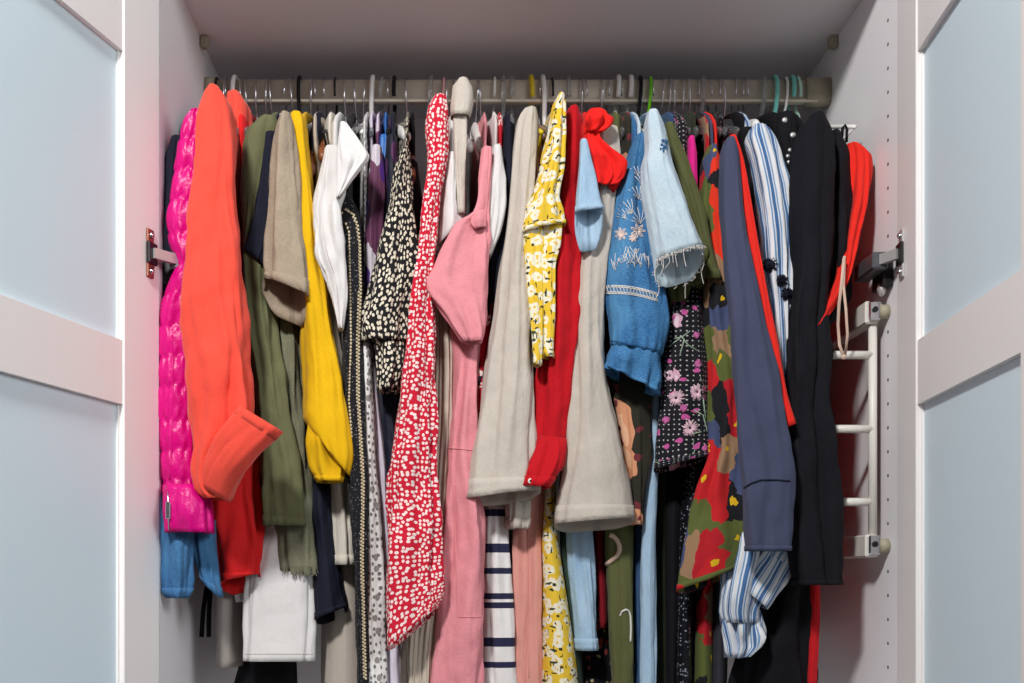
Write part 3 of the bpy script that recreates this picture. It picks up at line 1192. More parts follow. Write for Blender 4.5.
g = G('offwhite_skirt', 'off white long skirt reaching out of frame under the cream tunic', 'skirt', 'c_greige')
g.fr([(520, 333, 358), (565, 331, 361), (610, 329, 364), (700, 326, 367)], .125).on('wood', (322, 158))

g = G('white_blouse', 'white blouse with a pointed collar and draped ruffle front', 'blouse', 'c_white')
g.sl([(150, 324, 340), (170, 320, 345), (190, 316, 345), (212, 314, 338), (228, 315.5, 338), (246, 318, 341), (258, 321, 343), (280, 331, 345), (305, 336, 346), (330, 339, 344)], .035, .014, folds=6, amp=.0042, part='ruffle', seg=64, slip=1.0, pleats=4)
g.sl([(340, 124, 348, 125), (338.5, 136, 354, 133), (337.5, 150, 362, 145), (337, 164, 369.5, 157), (337, 176, 361, 169), (336.5, 188, 351, 182), (336, 199, 341, 197)], .012, .007, part='collar', folds=3, amp=.0014, free=True)
g.low(380).on('black')

g = G('beaded_cardigan', 'black tweed cardigan edged with cream bead trim', 'cardigan', 'p_tweed')
g.sl([(200, 340, 352), (212, 337, 358), (230, 338, 361), (265, 341, 362), (340, 343, 363), (410, 346, 364), (480, 350, 367), (560, 355, 368), (640, 357, 369), (700, 358, 371)], .05, .018, folds=3, amp=.0018)


def beads(s):
    o = s.parts['sleeve'][0]
    for path, nm in (([(338, 218), (341, 213), (347, 211), (353, 215), (357, 226), (359, 245), (360, 290), (358, 340), (358, 400), (363, 478), (362, 560), (365, 682)], 'chain_trim'),
                     ([(346, 224), (349, 232), (350, 280), (351, 340), (349, 400), (352, 440)], 'bead_trim')):
        m = MB()
        for a, b in zip(path[:-1], path[1:]):
            L = math.hypot(b[0] - a[0], b[1] - a[1])
            n = max(1, int(L / 3.4))
            for k in range(n):
                t = k / n
                h = hit(o, a[0] + (b[0] - a[0]) * t, a[1] + (b[1] - a[1]) * t, .0006)
                if h is not None:
                    if nm == 'chain_trim':
                        m.ball(h + np.array([.0012, 0, 0]), .0019, 6, 4, (1, .7, 1.1))
                        m.ball(h + np.array([-.0014, 0, .002]), .0017, 6, 4, (1, .7, 1.1))
                    else:
                        m.ball(h, .0019, 6, 4, (.9, .7, 1.2))
        q = m.build(nm, 'c_bead', o, True)
        q['kind'] = 'stuff'


g.do(beads).low(640)

g = G('eyelet_dress', 'white eyelet lace dress in a narrow strip right of the beaded cardigan', 'dress', 'p_eyelet')
g.sl([(332, 360, 367), (345, 361, 371), (400, 362, 374), (480, 364, 377.5), (570, 364, 382), (640, 365, 384), (700, 366, 386)], .06, .018, part='front_panel', folds=3, amp=.0015).low(660)

g = G('lilac_dress', 'pale lilac dress in a thin strip left of the red dotted dress', 'dress', 'c_lilac')
g.sl([(335, 367, 374), (410, 371, 380), (480, 375, 387), (560, 380, 391), (650, 384, 401), (700, 384, 403)], .085, .02, part='front_panel', folds=3, amp=.0015).low(660)

g = G('plum_silk_blouse', 'plum and white patterned silk blouse left of the black spotted blouse', 'blouse', 'p_silk')
g.sl([(150, 372, 382), (185, 368, 384), (230, 364, 382), (290, 363, 379), (370, 365, 380)], .09, .018, folds=4, amp=.002).low(420).on('white_tube')

g = G('blue_satin_top', 'blue satin top peeking out left of the black spotted blouse', 'top', 'c_bluesatin')
g.sl([(140, 380, 390), (200, 378, 388), (240, 376, 386), (340, 374, 386)], .12, .018, folds=3).low(420).on('clear')

g = G('night_print_dress', 'dark blue dress with purple print below the spotted sleeve', 'dress', 'p_night')
g.sl([(140, 386, 398), (300, 380, 402), (390, 376, 398), (460, 380, 398), (560, 384, 400), (640, 386, 402)], .10, .018, part='front_panel', folds=4).low(600).on('white_arm', (408, 137))

g = G('spotted_blouse', 'black blouse with cream spots and a ruffled flared sleeve', 'blouse', 'p_spot')
g.sl([(154, 401, 410), (170, 395, 410), (200, 391, 409), (240, 382, 412), (270, 376, 412), (300, 367, 411), (325, 360, 409), (342, 364, 407)], .035, .022, folds=5, amp=.003, ruffle=(.6, 7, .004), seg=56)
g.sl([(330, 374, 404), (350, 377, 405), (370, 378.5, 402), (381, 378, 399), (392, 379, 397)], .045, .018, part='cuff', folds=6, amp=.002, ruffle=(.3, 8, .0035), cap=False, free=True, seg=56)
g.low(380).on('black_flat')

g = G('black_slip_dress', 'plain black dress hanging between spotted blouse and red dotted dress', 'dress', 'c_black')
g.sl([(165, 406, 418), (230, 404, 424), (300, 402, 420), (420, 396, 412)], .12, .018, part='front_panel', folds=4).low(640).on('wood', (412, 180))

g = G('red_dotted_dress', 'long red dress with small white dots and a slanted hem', 'dress', 'p_dots')
g.sl([(101, 434, 446), (112, 428, 448), (130, 426, 448), (160, 428, 446), (200, 424, 440), (265, 417, 434), (340, 407, 433), (400, 400, 433), (480, 390, 434.5), (550, 388, 439), (385.5, 606, 439, 590), (385, 630, 438, 603), (385, 650, 437, 608)],
     .012, .022, folds=5, amp=.0035, seg=48, drop=.008, slip=.15).low(560).on('clear')

g = G('white_lace_top', 'white cotton top with lace edged sleeve above the pink dress', 'top', 'c_white')
g.sl([(158, 446, 458), (180, 443, 460), (200, 440, 461), (215, 437, 465), (434, 250, 468, 226)], .035, .02, folds=4, amp=.003, drop=.008, ruffle=(.7, 9, .001))


def lace_edge(s):
    m = MB()
    for i in range(13):
        t = i / 12
        u, v = 434.5 + 33 * t, 250 - 24 * t
        h = hit(s.parts['sleeve'][0], u + .2, v - 2.0, .001)
        if h is not None:
            m.ball(h + np.array([0, 0, -.003]), .0032, 8, 5, (1, .5, 1.2))
    q = m.build('lace_edging', 'p_lace', s.parts['sleeve'][0], True)
    q['kind'] = 'stuff'


g.do(lace_edge).low(330).on('pink')

g = G('ribbed_cardigan', 'long beige ribbed knit cardigan showing right of the red dotted dress', 'cardigan', 'c_beigerib')
g.sl([(275, 431, 452), (330, 433, 455), (400, 431, 457), (480, 428, 452), (560, 420, 447), (600, 411, 441), (640, 405, 437), (700, 401, 434)], .07, .022, folds=4, amp=.003).low(660)

g = G('rolled_linen_jacket', 'beige linen jacket with a rolled sleeve sticking up to the rail', 'jacket', 'c_beige')
g.sl([(83, 457, 469), (86, 453, 472), (100, 451.5, 473), (111, 450.5, 471.5), (118, 451, 469)], .02, .016, part='rolled_sleeve', folds=2, amp=.0006, pleats=1)
g.sl([(105, 452, 468), (125, 453, 467), (150, 454, 466), (185, 456, 465), (215, 458, 465)], .028, .012, folds=3, amp=.001, free=True)
g.low(300).on('white_arm', (470, 148))

g = G('pink_linen_dress', 'long pink linen dress with tied shoulder and a patch pocket', 'dress', 'c_pink')
g.sl([(150, 482, 491), (180, 479, 490), (200, 478, 489), (216, 474, 488), (226, 458, 488), (240, 448, 489), (431, 272, 489, 262), (423.5, 288, 490, 280), (441, 310, 488, 308), (455, 330, 486, 330), (464, 343, 482, 343)], .016, .011, part='shoulder_panel', folds=4, amp=.0030, seg=56, slip=1.0)
g.sl([(320, 449, 487), (345, 453, 484), (380, 455, 481), (420, 453, 480), (450, 448, 479), (480, 446, 480), (520, 443, 484), (600, 437, 485), (700, 432, 485)], .05, .024, part='skirt', folds=4, amp=.003, seg=48, free=True)
g.sl([(472, 216, 484, 213), (470, 224, 486, 222), (474, 231, 486, 229)], .008, .012, part='knot', folds=5, amp=.001, free=True)


def pink_extra(s):
    thread(s, 'skirt', [(454, 482), (456, 560), (458, 617), (483, 617)], .0007, 'c_pink', 'pocket_seam', sub=10, lift=.0004)
    thread(s, 'skirt', [(449, 448), (462, 449), (478, 451)], .0009, 'c_pink', 'waist_seam', sub=8, lift=.0004)


g.do(pink_extra).low(660).on('white_arm', (481, 148))

g = G('white_pink_top', 'white sleeveless top with pink edge beside the pink dress strap', 'top', 'c_white')
g.sl([(150, 492, 502), (180, 490, 505), (205, 488, 504), (235, 486, 499), (258, 486, 490)], .03, .018, part='front_panel', folds=3)
g.low(330).on('white_arm', (497, 150))

g = G('navy_blouse', 'dark navy blouse between the pink dress and beige trousers', 'blouse', 'c_navy')
g.sl([(128, 504, 515), (190, 502, 515), (265, 489, 508), (340, 481, 499), (372, 471, 490), (388, 469, 479)], .055, .02, folds=3, amp=.0025).low(420).on('white')

g = G('red_floral_skirt', 'red skirt with white floral print peeking from behind beige trousers', 'skirt', 'p_redfloral')
g.sl([(255, 496, 507), (340, 483, 500), (400, 476, 493), (431, 470, 484)], .062, .014, part='front_panel', folds=3).low(430).on('clear')

g = G('striped_dress', 'white dress with navy horizontal stripes at the bottom centre', 'dress', 'p_navystripe')
g.sl([(440, 486, 504), (480, 484, 506), (540, 483, 509), (600, 483, 512), (700, 483, 517)], .095, .02, part='skirt', folds=3, amp=.0015).low(670).on('clear')

g = G('beige_trousers', 'wide beige linen trousers in the centre under the yellow hanger', 'trousers', 'c_beige')
g.sl([(114, 524, 537), (124, 518, 539), (150, 514, 539), (200, 511, 536), (265, 504, 532), (340, 494, 533), (400, 486, 535), (440, 480, 537), (475, 474.5, 539), (472, 498, 540, 490)], .022, .024, part='trouser_leg', folds=4, amp=.0022, drop=.012, band=(4, .001), seg=56, slip=.15)
g.sl([(460, 506, 534), (490, 506, 532), (529, 507, 526)], .07, .016, part='trouser_leg', folds=3, band=(3, .001), free=True)
g.low(480).on('yellow')

g = G('salmon_trousers', 'salmon pink trouser leg low in the centre right of navy stripes', 'trousers', 'c_salmon')
g.sl([(450, 516, 546), (500, 515, 545), (550, 513, 543), (620, 514, 543), (700, 515, 544)], .105, .02, part='trouser_leg', folds=3, amp=.0018)


def salmon_extra(s):
    thread(s, 'trouser_leg', [(529, 500), (528, 560), (529, 678)], .0006, 'c_salmon', 'seam', sub=10, lift=.0003)


g.do(salmon_extra).low(670)

g = G('yellow_floral_dress', 'yellow and white floral dress with an open flutter sleeve', 'dress', 'p_yellow')
g.sl([(96, 558, 563.5), (108, 552, 565), (130, 549, 565), (150, 546, 564), (170, 543, 562), (200, 532, 557), (215, 523, 563), (518, 238, 565, 228)], .004, [.012, .014, .016, .016, .018, .022, .028, .032], folds=4, amp=.0018, drop=.012, seg=48, band=(2, .0008))
g.sl([(222, 521, 541), (245, 522, 544), (270, 524.5, 543), (300, 529, 542), (340, 532, 541), (366, 533, 541)], .012, .012, part='tie', mat='p_yellow', folds=3, amp=.0015, free=True)
g.sl([(222, 543, 562), (245, 541, 559), (270, 541, 554), (300, 542, 554), (340, 541.5, 553.5), (358, 542, 555)], .014, .012, part='tie', mat='p_yellow', folds=3, amp=.0015, free=True)
g.fr([(460, 544, 553), (500, 543, 556), (540, 540, 559), (600, 541, 570), (650, 542, 578), (700, 543, 583)], .088).on('white_tube')

g = G('red_shirt', 'crimson red long sleeved shirt with snap cuff beside the yellow floral dress', 'shirt', 'c_redshirt')
g.sl([(112, 568, 579), (124, 565, 582), (150, 563, 583), (200, 559, 580), (265, 551, 578), (340, 545, 574), (385, 536, 572), (425, 534, 570), (452, 536, 568)], .036, .022, folds=4, amp=.0034, seg=48)
g.sl([(536, 436, 567, 440), (531, 452, 564, 458), (524, 470, 560, 472), (519.5, 486, 549, 488)], [.032, .026, .02, .016], .02, part='cuff', folds=3, amp=.0026, band=(3, .0012), cap=False, free=True)


def snap(s):
    button(s, 'cuff', 531, 481, .0042, 'c_thread', name='snap_button')
    button(s, 'cuff', 531, 481, .0026, 'chrome', name='snap_button')


g.do(snap).low(470).on('black')

g = G('light_denim_shirt', 'pale blue denim shirt sleeve wedged between red shirt and red ruffle', 'shirt', 'd_pale')
g.sl([(142, 580, 587), (165, 579, 592), (190, 577, 597), (203, 576, 600), (575.5, 214, 602, 210)], -.004, [.01, .012, .013, .013, .012], folds=3, amp=.0008, drop=.048, band=(2, .0005)).low(420, mat='d_pale').on('clear')

g = G('dark_green_trousers', 'thin strip of dark green trousers right of the yellow floral skirt', 'trousers', 'c_darkgreen')
g.fr([(490, 556, 568), (540, 558, 570), (600, 565, 576), (700, 572, 585)], .12)

g = G('light_blue_jeans', 'light blue jeans leg hanging under the wide beige coat sleeve', 'jeans', 'd_pale')
g.sl([(470, 562, 590), (530, 566, 592), (600, 573, 595), (650, 577, 597.5)], .10, .018, part='trouser_leg', folds=3, amp=.0015, band=(4, .001), step=4).low(620, mat='d_pale')

g = G('red_ruffle_top', 'bright red top with a curled ruffle collar over beige cloth', 'top', 'c_redruffle')
g.sl([(113, 586, 606), (119, 584, 609), (126, 583, 608), (134, 584, 600)], .006, .012, part='ruffle_collar', folds=5, amp=.0024, seg=64, step=2, slip=1.0, pleats=4, ruffle=(.2, 7, .002))
g.sl([(128, 583, 597), (140, 584, 598), (150, 585.5, 605), (159, 587, 615), (168, 588.5, 621), (177, 590, 621), (187, 594, 613)], .012, .013, part='ruffle_collar', folds=5, amp=.0026, seg=72, step=2, slip=1.4, pleats=5, ruffle=(.35, 8, .0035), drop=.008, free=True, cap=False)
g.low(330)

g = G('beige_coat', 'beige coat with a very wide open sleeve, right of the red shirt', 'coat', 'c_beige')
g.sl([(130, 598, 617), (145, 596, 619), (165, 594, 620), (190, 592, 615), (230, 583, 612), (265, 575, 607), (340, 571, 603), (380, 570, 608), (430, 567, 619), (480, 562, 631), (505, 557, 634), (555, 524, 635, 518)], .03, [.014, .016, .018, .02, .022, .024, .026, .028, .03, .032, .034, .034],
     folds=4, amp=.002, drop=.012, band=(4, .001), seg=56, slip=.15).low(500)

g = G('dark_red_dress', 'dark red dress showing as a narrow strip beneath the beige coat sleeve', 'dress', 'c_darkred')
g.fr([(490, 588, 606), (560, 592, 607), (628, 597, 608.5)], .12).on('white_tube')

g = G('small_floral_dress', 'black dress with tiny flowers at the bottom below the dark red hem', 'dress', 'p_smallfloral')
g.fr([(560, 582, 606), (630, 581, 610), (700, 580, 615)], .15)

g = G('olive_motif_trousers', 'olive green trousers with pink loop motifs below the beige coat', 'trousers', 'c_olive2')
g.sl([(470, 604, 634), (520, 605, 634), (560, 606, 633), (620, 608, 633), (700, 612, 634)], .095, .018, part='trouser_leg', folds=3, amp=.0015)


def motif(s):
    thread(s, 'trouser_leg', [(610, 535), (614, 537), (617.5, 541), (619.5, 546), (619.5, 551), (617, 556), (612, 560), (607, 564)], .0035, 'c_ribbon', 'embroidered_loop', sub=5, seg=6)
    thread(s, 'trouser_leg', [(620, 616), (622, 611.5), (626, 609.5), (629, 611), (630.5, 616), (631, 628), (630.5, 642)], .0014, 'c_thread', 'cord', sub=5)


g.do(motif).low(670).on('white_tube')

g = G('embroidered_denim_blouse', 'blue denim blouse with white flower embroidery and a gathered ruffle cuff', 'blouse', 'd_blue')
g.sl([(140, 634, 646), (155, 628, 646), (170, 623, 646), (200, 615, 648), (230, 609, 652), (270, 605, 657.5), (300, 606, 662), (325, 610, 664.5), (610, 340, 663, 350), (611, 347, 660, 357)], .018, .026, folds=5, amp=.0022, seg=64, ruffle=(.86, 15, .0022))
g.sl([(611, 346, 660, 356), (607, 354, 660, 366), (605, 362, 658, 380), (603.5, 370, 655, 394)], .018, [.022, .026, .03, .032], part='cuff_ruffle', folds=5, amp=.002, ruffle=(.0, 11, .006), cap=False, seg=80, step=3, free=True, band=(2, .0008))


def embroider(s):
    rs = random.Random(5)
    fl = []
    for (cu, cv, r) in ((621, 234, 6.5), (638, 231, 7.5), (633, 238, 4)):
        for k in range(7):
            a = 2 * math.pi * k / 7
            pts = []
            for q in range(7):
                t = q / 6 * math.pi
                rr_ = r * math.sin(t)
                sp = (t / math.pi - .5) * .75
                pts.append((cu + math.cos(a + sp) * rr_ * 1.0, cv + math.sin(a + sp) * rr_))
            fl.append(pts)
    lines(s, 'sleeve', fl, .0008, 'c_threadpink', 'embroidered_flower', lift=.0004)
    st = []

    def sprig(u, v, a, L, n, sp):
        for k in range(n):
            aa = a + (k - (n - 1) / 2) * sp
            st.append([(u, v), (u + math.cos(aa) * L * .5 + 1, v + math.sin(aa) * L * .5), (u + math.cos(aa) * L, v + math.sin(aa) * L)])
    sprig(640, 224, -1.9, 17, 6, .35)
    sprig(632, 214, -2.2, 15, 5, .3)
    sprig(645, 212, -1.3, 14, 5, .3)
    sprig(638, 200, -1.7, 14, 5, .3)
    sprig(642, 186, -1.6, 12, 5, .3)
    sprig(637, 176, -1.7, 10, 4, .4)
    sprig(626, 218, -2.5, 10, 4, .35)
    for k in range(22):
        u = 611 + k * 2.1
        st.append([(u, 258 + rs.uniform(-5, 4)), (u + rs.uniform(-6, 6), 266 + rs.uniform(-4, 5))])
    for k in range(14):
        u = 626 + rs.random() * 24
        st.append([(u, 246 + rs.random() * 8), (u + rs.uniform(-7, 7), 252 + rs.random() * 12)])
    lines(s, 'sleeve', st, .0005, 'c_thread', 'embroidered_stems', kind='stuff')
    z = []
    n = 16
    y0 = lambda u: 283 + (u - 606) * .15 + 3.0 * ((u - 632) / 27) ** 2
    top = [(606 + i * 3.25, y0(606 + i * 3.25)) for i in range(n + 1)]
    bot = [(606 + i * 3.25, y0(606 + i * 3.25) + 8) for i in range(n + 1)]
    z += [top, bot, [(u, v + 1.5) for u, v in top], [(u, v - 1.5) for u, v in bot]]
    z.append([(top[i] if i % 2 else bot[i]) for i in range(n + 1)])
    z.append([(bot[i] if i % 2 else top[i]) for i in range(n + 1)])
    lines(s, 'sleeve', z, .0007, 'c_thread', 'zigzag_band')
    for dv in (-1.5, 1.5, 4.5):
        thread(s, 'sleeve', [(611, 342 + dv), (635, 347 + dv), (660, 352 + dv)], .0007, 'c_stitch_blue', 'gathering_stitch', sub=12)


g.do(embroider).low(330).on('black_flat')

g = G('dark_floral_dress', 'dark dress with peach roses under the denim ruffle cuff', 'dress', 'p_peach')
g.sl([(370, 608, 654), (400, 613, 652), (440, 621, 649), (490, 629, 643), (525, 631, 641)], .07, .018, part='skirt', folds=3, amp=.0018).low(520)

g = G('frayed_denim_jacket', 'very pale denim jacket with a frayed cropped sleeve', 'jacket', 'd_light')
g.sl([(114, 647, 658), (125, 644.5, 662), (150, 646, 668), (165, 643, 671), (200, 645, 685), (230, 651, 696), (657, 260, 703, 247)], -.026, [.012, .014, .016, .018, .02, .022, .022], folds=4, amp=.0016, drop=.036, seg=52)


def denim_fray(s):
    rs = random.Random(9)
    o = s.parts['sleeve'][0]
    me = o.data
    seg = 48
    ring = [np.array(v.co[:]) for v in list(me.vertices)[-seg:]]
    m = MB()
    for i in range(seg):
        for k in range(2):
            t = rs.random()
            p = ring[i] * (1 - t) + ring[(i + 1) % seg] * t
            L = rs.uniform(.002, .006) if rs.random() < .85 else rs.uniform(.01, .025)
            m.tube([p, p + np.array([rs.uniform(-.002, .002), 0, -L * .6]), p + np.array([rs.uniform(-.004, .004), rs.uniform(-.002, .002), -L])], .0004, 4)
    q = m.build('frayed_threads', 'c_thread', o)
    q['kind'] = 'stuff'
    st = []
    for k in range(26):
        u, v = 661 + rs.random() * 6, 139 + rs.random() * 12
        st.append([(u, v), (u + rs.uniform(-2, 2), v + rs.uniform(1, 3))])
    lines(s, 'sleeve', st, .0011, 'd_mid', 'worn_patch', kind='stuff')


g.do(denim_fray).low(330, mat='d_light').on('green')

g = G('dark_denim_jeans', 'dark blue jeans strip right of the olive motif trousers', 'jeans', 'd_dark')
g.fr([(430, 640, 654), (500, 631, 648), (600, 631, 645), (700, 633, 644)], .11)

g = G('pale_blue_trousers', 'pale blue trouser leg in a long strip below the black floral sleeve', 'trousers', 'd_pale')
g.sl([(390, 651, 660), (470, 646, 658), (560, 640.5, 655), (700, 639, 656)], .085, .012, part='trouser_leg', folds=2, amp=.001).low(670, mat='d_pale')

g = G('olive_jacket', 'olive green jacket with folded sleeve ends right of the frayed denim', 'jacket', 'c_olive2')
g.sl([(127, 664, 673), (145, 667, 680), (160, 671, 687), (200, 684, 699), (240, 694, 710), (281, 702, 721)], .03, .016, folds=3, amp=.0014, band=(3, .001))
g.sl([(240, 680, 702), (262, 676, 704), (284, 674, 703), (290, 676, 698)], .036, .02, part='folded_sleeve', folds=4, amp=.004, free=True, drop=.014, band=(2, .001))
g.sl([(270, 670, 688), (290, 667, 687), (304, 670, 684)], .044, .014, part='folded_sleeve', folds=3, amp=.003, free=True, drop=.008)
g.low(420)

g = G('dark_olive_trousers', 'dark olive trousers strip at the bottom right of pale blue trousers', 'trousers', 'c_darkolive')
g.fr([(450, 656, 670), (560, 655, 669), (700, 654, 673)], .13)

g = G('black_floral_blouse', 'black blouse with pink flowers, pale stems and tiny white dots', 'blouse', 'p_blackfloral')
g.sl([(270, 674, 697), (300, 669, 700), (330, 665, 703), (400, 660, 708), (440, 656, 710.5), (654, 470, 711.5, 455)], .05, .022, folds=3, amp=.0016, drop=.006, band=(2, .0008), seg=48, slip=.1)


def flowers(s):
    rs = random.Random(2)
    st = []
    for pts in ([(667, 340), (682, 337), (690, 331)], [(682, 337), (688, 345), (700, 352)], [(684, 340), (680, 355)], [(694, 410), (703, 415), (707, 430), (700, 432), (692, 434)], [(703, 398), (706, 420)], [(680, 338), (671, 345)]):
        st.append(pts)
    lines(s, 'sleeve', st, .0009, 'c_stem', 'printed_stem', seg=6, lift=.0002, kind='stuff')
    fl = []
    for cu, cv, r, in ((676, 398, 9), (697, 392, 8.5), (690, 428, 9), (670, 376, 6)):
        for k in range(22):
            a = 2 * math.pi * k / 22 + rs.uniform(-.1, .1)
            r1 = r * rs.uniform(.7, 1.05)
            fl.append([(cu + math.cos(a) * r * .15, cv + math.sin(a) * r * .15), (cu + math.cos(a) * r1, cv + math.sin(a) * r1)])
    lines(s, 'sleeve', fl, .0010, 'c_petal', 'printed_flower', lift=.0002, kind='stuff')
    fl = []
    for cu, cv, r, in ((684, 408, 5), (698, 364, 5), (666, 420, 4.5), (705, 448, 4), (697, 335, 4)):
        for k in range(12):
            a = 2 * math.pi * k / 12
            fl.append([(cu, cv), (cu + math.cos(a) * r * rs.uniform(.6, 1), cv + math.sin(a) * r * rs.uniform(.6, 1))])
    lines(s, 'sleeve', fl, .0012, 'c_petal2', 'printed_flower', lift=.0002, kind='stuff')


g.do(flowers).low(420)

g = G('black_skirt', 'plain black skirt hanging below the black floral blouse', 'skirt', 'c_black')
g.fr([(440, 662, 694), (520, 661, 684), (600, 662, 682), (700, 664, 678)], .115)

g = G('magenta_top', 'hot pink top seen as a short strip near the rail on the right', 'top', 'c_hotpink')
g.sl([(139, 688, 694), (155, 688, 696), (190, 689, 697)], .07, .012, part='front_panel', folds=2, amp=.0006).low(330, .6)

g = G('sequin_dress', 'black sequined dress glinting left of the camouflage flower hem', 'dress', 'p_sequin')
g.fr([(440, 684, 712), (520, 678, 702), (600, 676, 693), (700, 674, 693)], .105).on('clear')

g = G('camouflage_floral_dress', 'dress printed with red and orange flowers on olive and black, flared sleeve', 'dress', 'p_camo')
g.sl([(150, 707, 716), (165, 703, 720), (200, 701, 723), (260, 703, 727), (330, 707, 733), (400, 711, 738), (450, 711, 741), (490, 699, 743), (530, 688, 747), (681, 566, 750, 548), (679, 589, 750, 562)], .045, .022, folds=4, amp=.003, drop=.012, seg=56, band=(2, .0008))
g.fr([(560, 696, 716), (620, 693, 714), (700, 692, 713)], .115)

g = G('charcoal_trousers', 'charcoal trousers strip at the bottom left of the striped shirt tail', 'trousers', 'c_charcoal')
g.fr([(500, 714, 732), (580, 711, 728), (700, 710, 726)], .12)

g = G('slate_jacket', 'slate blue jacket with a long tapered sleeve and a hem seam', 'jacket', 'c_slate')
g.sl([(143, 724, 733), (155, 721, 737), (200, 720.5, 740), (265, 725, 752), (340, 731, 766), (400, 735, 778), (450, 739, 788), (480, 742, 791.5), (520, 744, 789), (551, 747, 786)], -.03, .022, folds=3, amp=.002, band=(2, .0008), seg=48, slip=.15)


def slate_extra(s):
    thread(s, 'sleeve', [(744, 488), (752, 483), (762, 480), (776, 480), (790, 481)], .0013, 'c_navy', 'seam', sub=6, lift=.0003)


g.do(slate_extra).low(500)

g = G('red_edged_blouse', 'bright orange red sleeve strip running down beside the slate jacket', 'blouse', 'c_redstrip')
g.sl([(139, 728, 735), (160, 731, 742), (200, 737, 750), (265, 748, 761), (340, 762, 777), (400, 774, 788), (783, 429, 795, 424)], -.018, .015, folds=2, amp=.001).low(400)

g = G('black_camisole', 'plain black top hanging between the orange red strip and striped shirt', 'top', 'c_black')
g.sl([(133, 738, 755), (150, 741, 761), (200, 745, 764), (260, 752, 772), (330, 764, 782)], .07, .02, folds=3).low(420)

g = G('striped_shirt', 'blue and white striped shirt with navy pompoms and rolled cuffs', 'shirt', 'p_bluestripe')
g.sl([(130, 751, 764), (140, 747, 772), (165, 752, 780), (200, 758, 788), (240, 762, 793), (265, 765, 792), (285, 769, 788), (310, 773, 786), (345, 776, 787), (420, 778, 790)], .03, .02, folds=5, amp=.003, seg=48, slip=.1)
g.sl([(520, 730, 772), (555, 722, 770), (585, 719, 760), (612, 719, 752), (622, 722, 752)], .05, .024, part='shirt_tail', folds=7, amp=.004, free=True, drop=.006)
g.sl([(610, 726, 756), (630, 726, 758), (645, 727.5, 759), (656, 729, 748)], .056, .02, part='shirt_tail', folds=7, amp=.004, free=True, drop=.004)
g.sl([(742, 590, 766, 609), (748, 575, 775, 596), (757, 560, 786, 576), (766, 547, 796, 556)], .038, .018, part='rolled_cuff', folds=3, amp=.0015, free=True, cap=False, band=(3, .001))


def pompoms(s):
    for u, v, r in ((770, 265, .0105), (781, 281, .009), (787, 294, .0085)):
        p = W(u, v, .024)
        rs = random.Random(int(u))
        m = MB().ball(tuple(p), r * .72, 14, 9)
        for k in range(160):
            a, b = rs.random() * 6.283, math.acos(rs.uniform(-1, 1))
            dv = np.array([math.sin(b) * math.cos(a), math.sin(b) * math.sin(a), math.cos(b)])
            m.tube([p + dv * r * .6, p + dv * r * rs.uniform(.9, 1.08)], .0007, 3, cap=True)
        m.build('pompom', 'c_navy', s.root)


g.do(pompoms).low(560).on('white_arm', (757, 126))

g = G('black_lace_jacket', 'black crinkled jacket with silver studs beside the striped shirt', 'jacket', 'c_blacklace')
g.sl([(118, 776, 792), (135, 774, 797), (160, 778, 800), (250, 786, 804), (400, 780, 802), (560, 774, 802)], .075, .022, folds=5, amp=.0035)


def studs(s):
    for u, v in ((785, 120), (793, 135), (790, 150), (788, 156), (789, 162)):
        button(s, 'sleeve', u, v, .0028 if v > 140 else .004, 'steel', name='stud')


g.do(studs).low(560).on('clear')

g = G('black_pleated_trousers', 'black pleated trousers reaching out of frame at the lower right', 'trousers', 'c_black')
g.sl([(520, 766, 806), (560, 762, 808), (600, 750, 809), (640, 740, 809), (700, 728, 809)], .105, .026, part='trouser_leg', folds=9, amp=.004, seg=56, slip=.05).low(670).on('teal')

g = G('black_knit_jacket', 'black knitted jacket with a long sleeve at the right end', 'jacket', 'c_blackknit')
g.sl([(120, 808, 822), (135, 797, 828), (160, 791, 830), (200, 788.5, 830), (265, 790, 828), (340, 786, 820), (400, 784, 820), (450, 785, 829), (500, 786, 838), (550, 789, 841), (585, 796, 839)], .006, .028, folds=5, amp=.0034, seg=56, band=(2, .001), slip=.2)
g.sl([(136, 828, 838), (160, 826, 849), (200, 825, 850), (250, 824, 847), (300, 820, 842), (328, 814, 826)], .05, .022, part='back_panel', folds=4, amp=.003, free=True)
g.low(560).on('white')

g = G('red_scarf', 'red scarf strip at the bottom right below the black knit sleeve', 'scarf', 'c_darkredlit')
g.sl([(560, 807, 819), (600, 808, 820), (640, 807.5, 818), (700, 806.5, 815)], .10, .01, part='front_panel', folds=2, amp=.0008).low(660, .55).on('teal')

g = G('red_strappy_dress', 'bright red strappy dress on the white hanger at the far right', 'dress', 'c_redstrip')
g.sl([(147, 847, 857), (156, 846, 870), (165, 846, 871), (200, 846, 866), (240, 843, 857), (265, 841, 851), (285, 835, 846), (305, 825, 836), (326, 815.5, 819)], [.055, .055, .055, .05, .042, .034, .024, .014, .01], [.016, .016, .016, .016, .014, .012, .01, .009, .008], part='front_panel', folds=4, amp=.003)


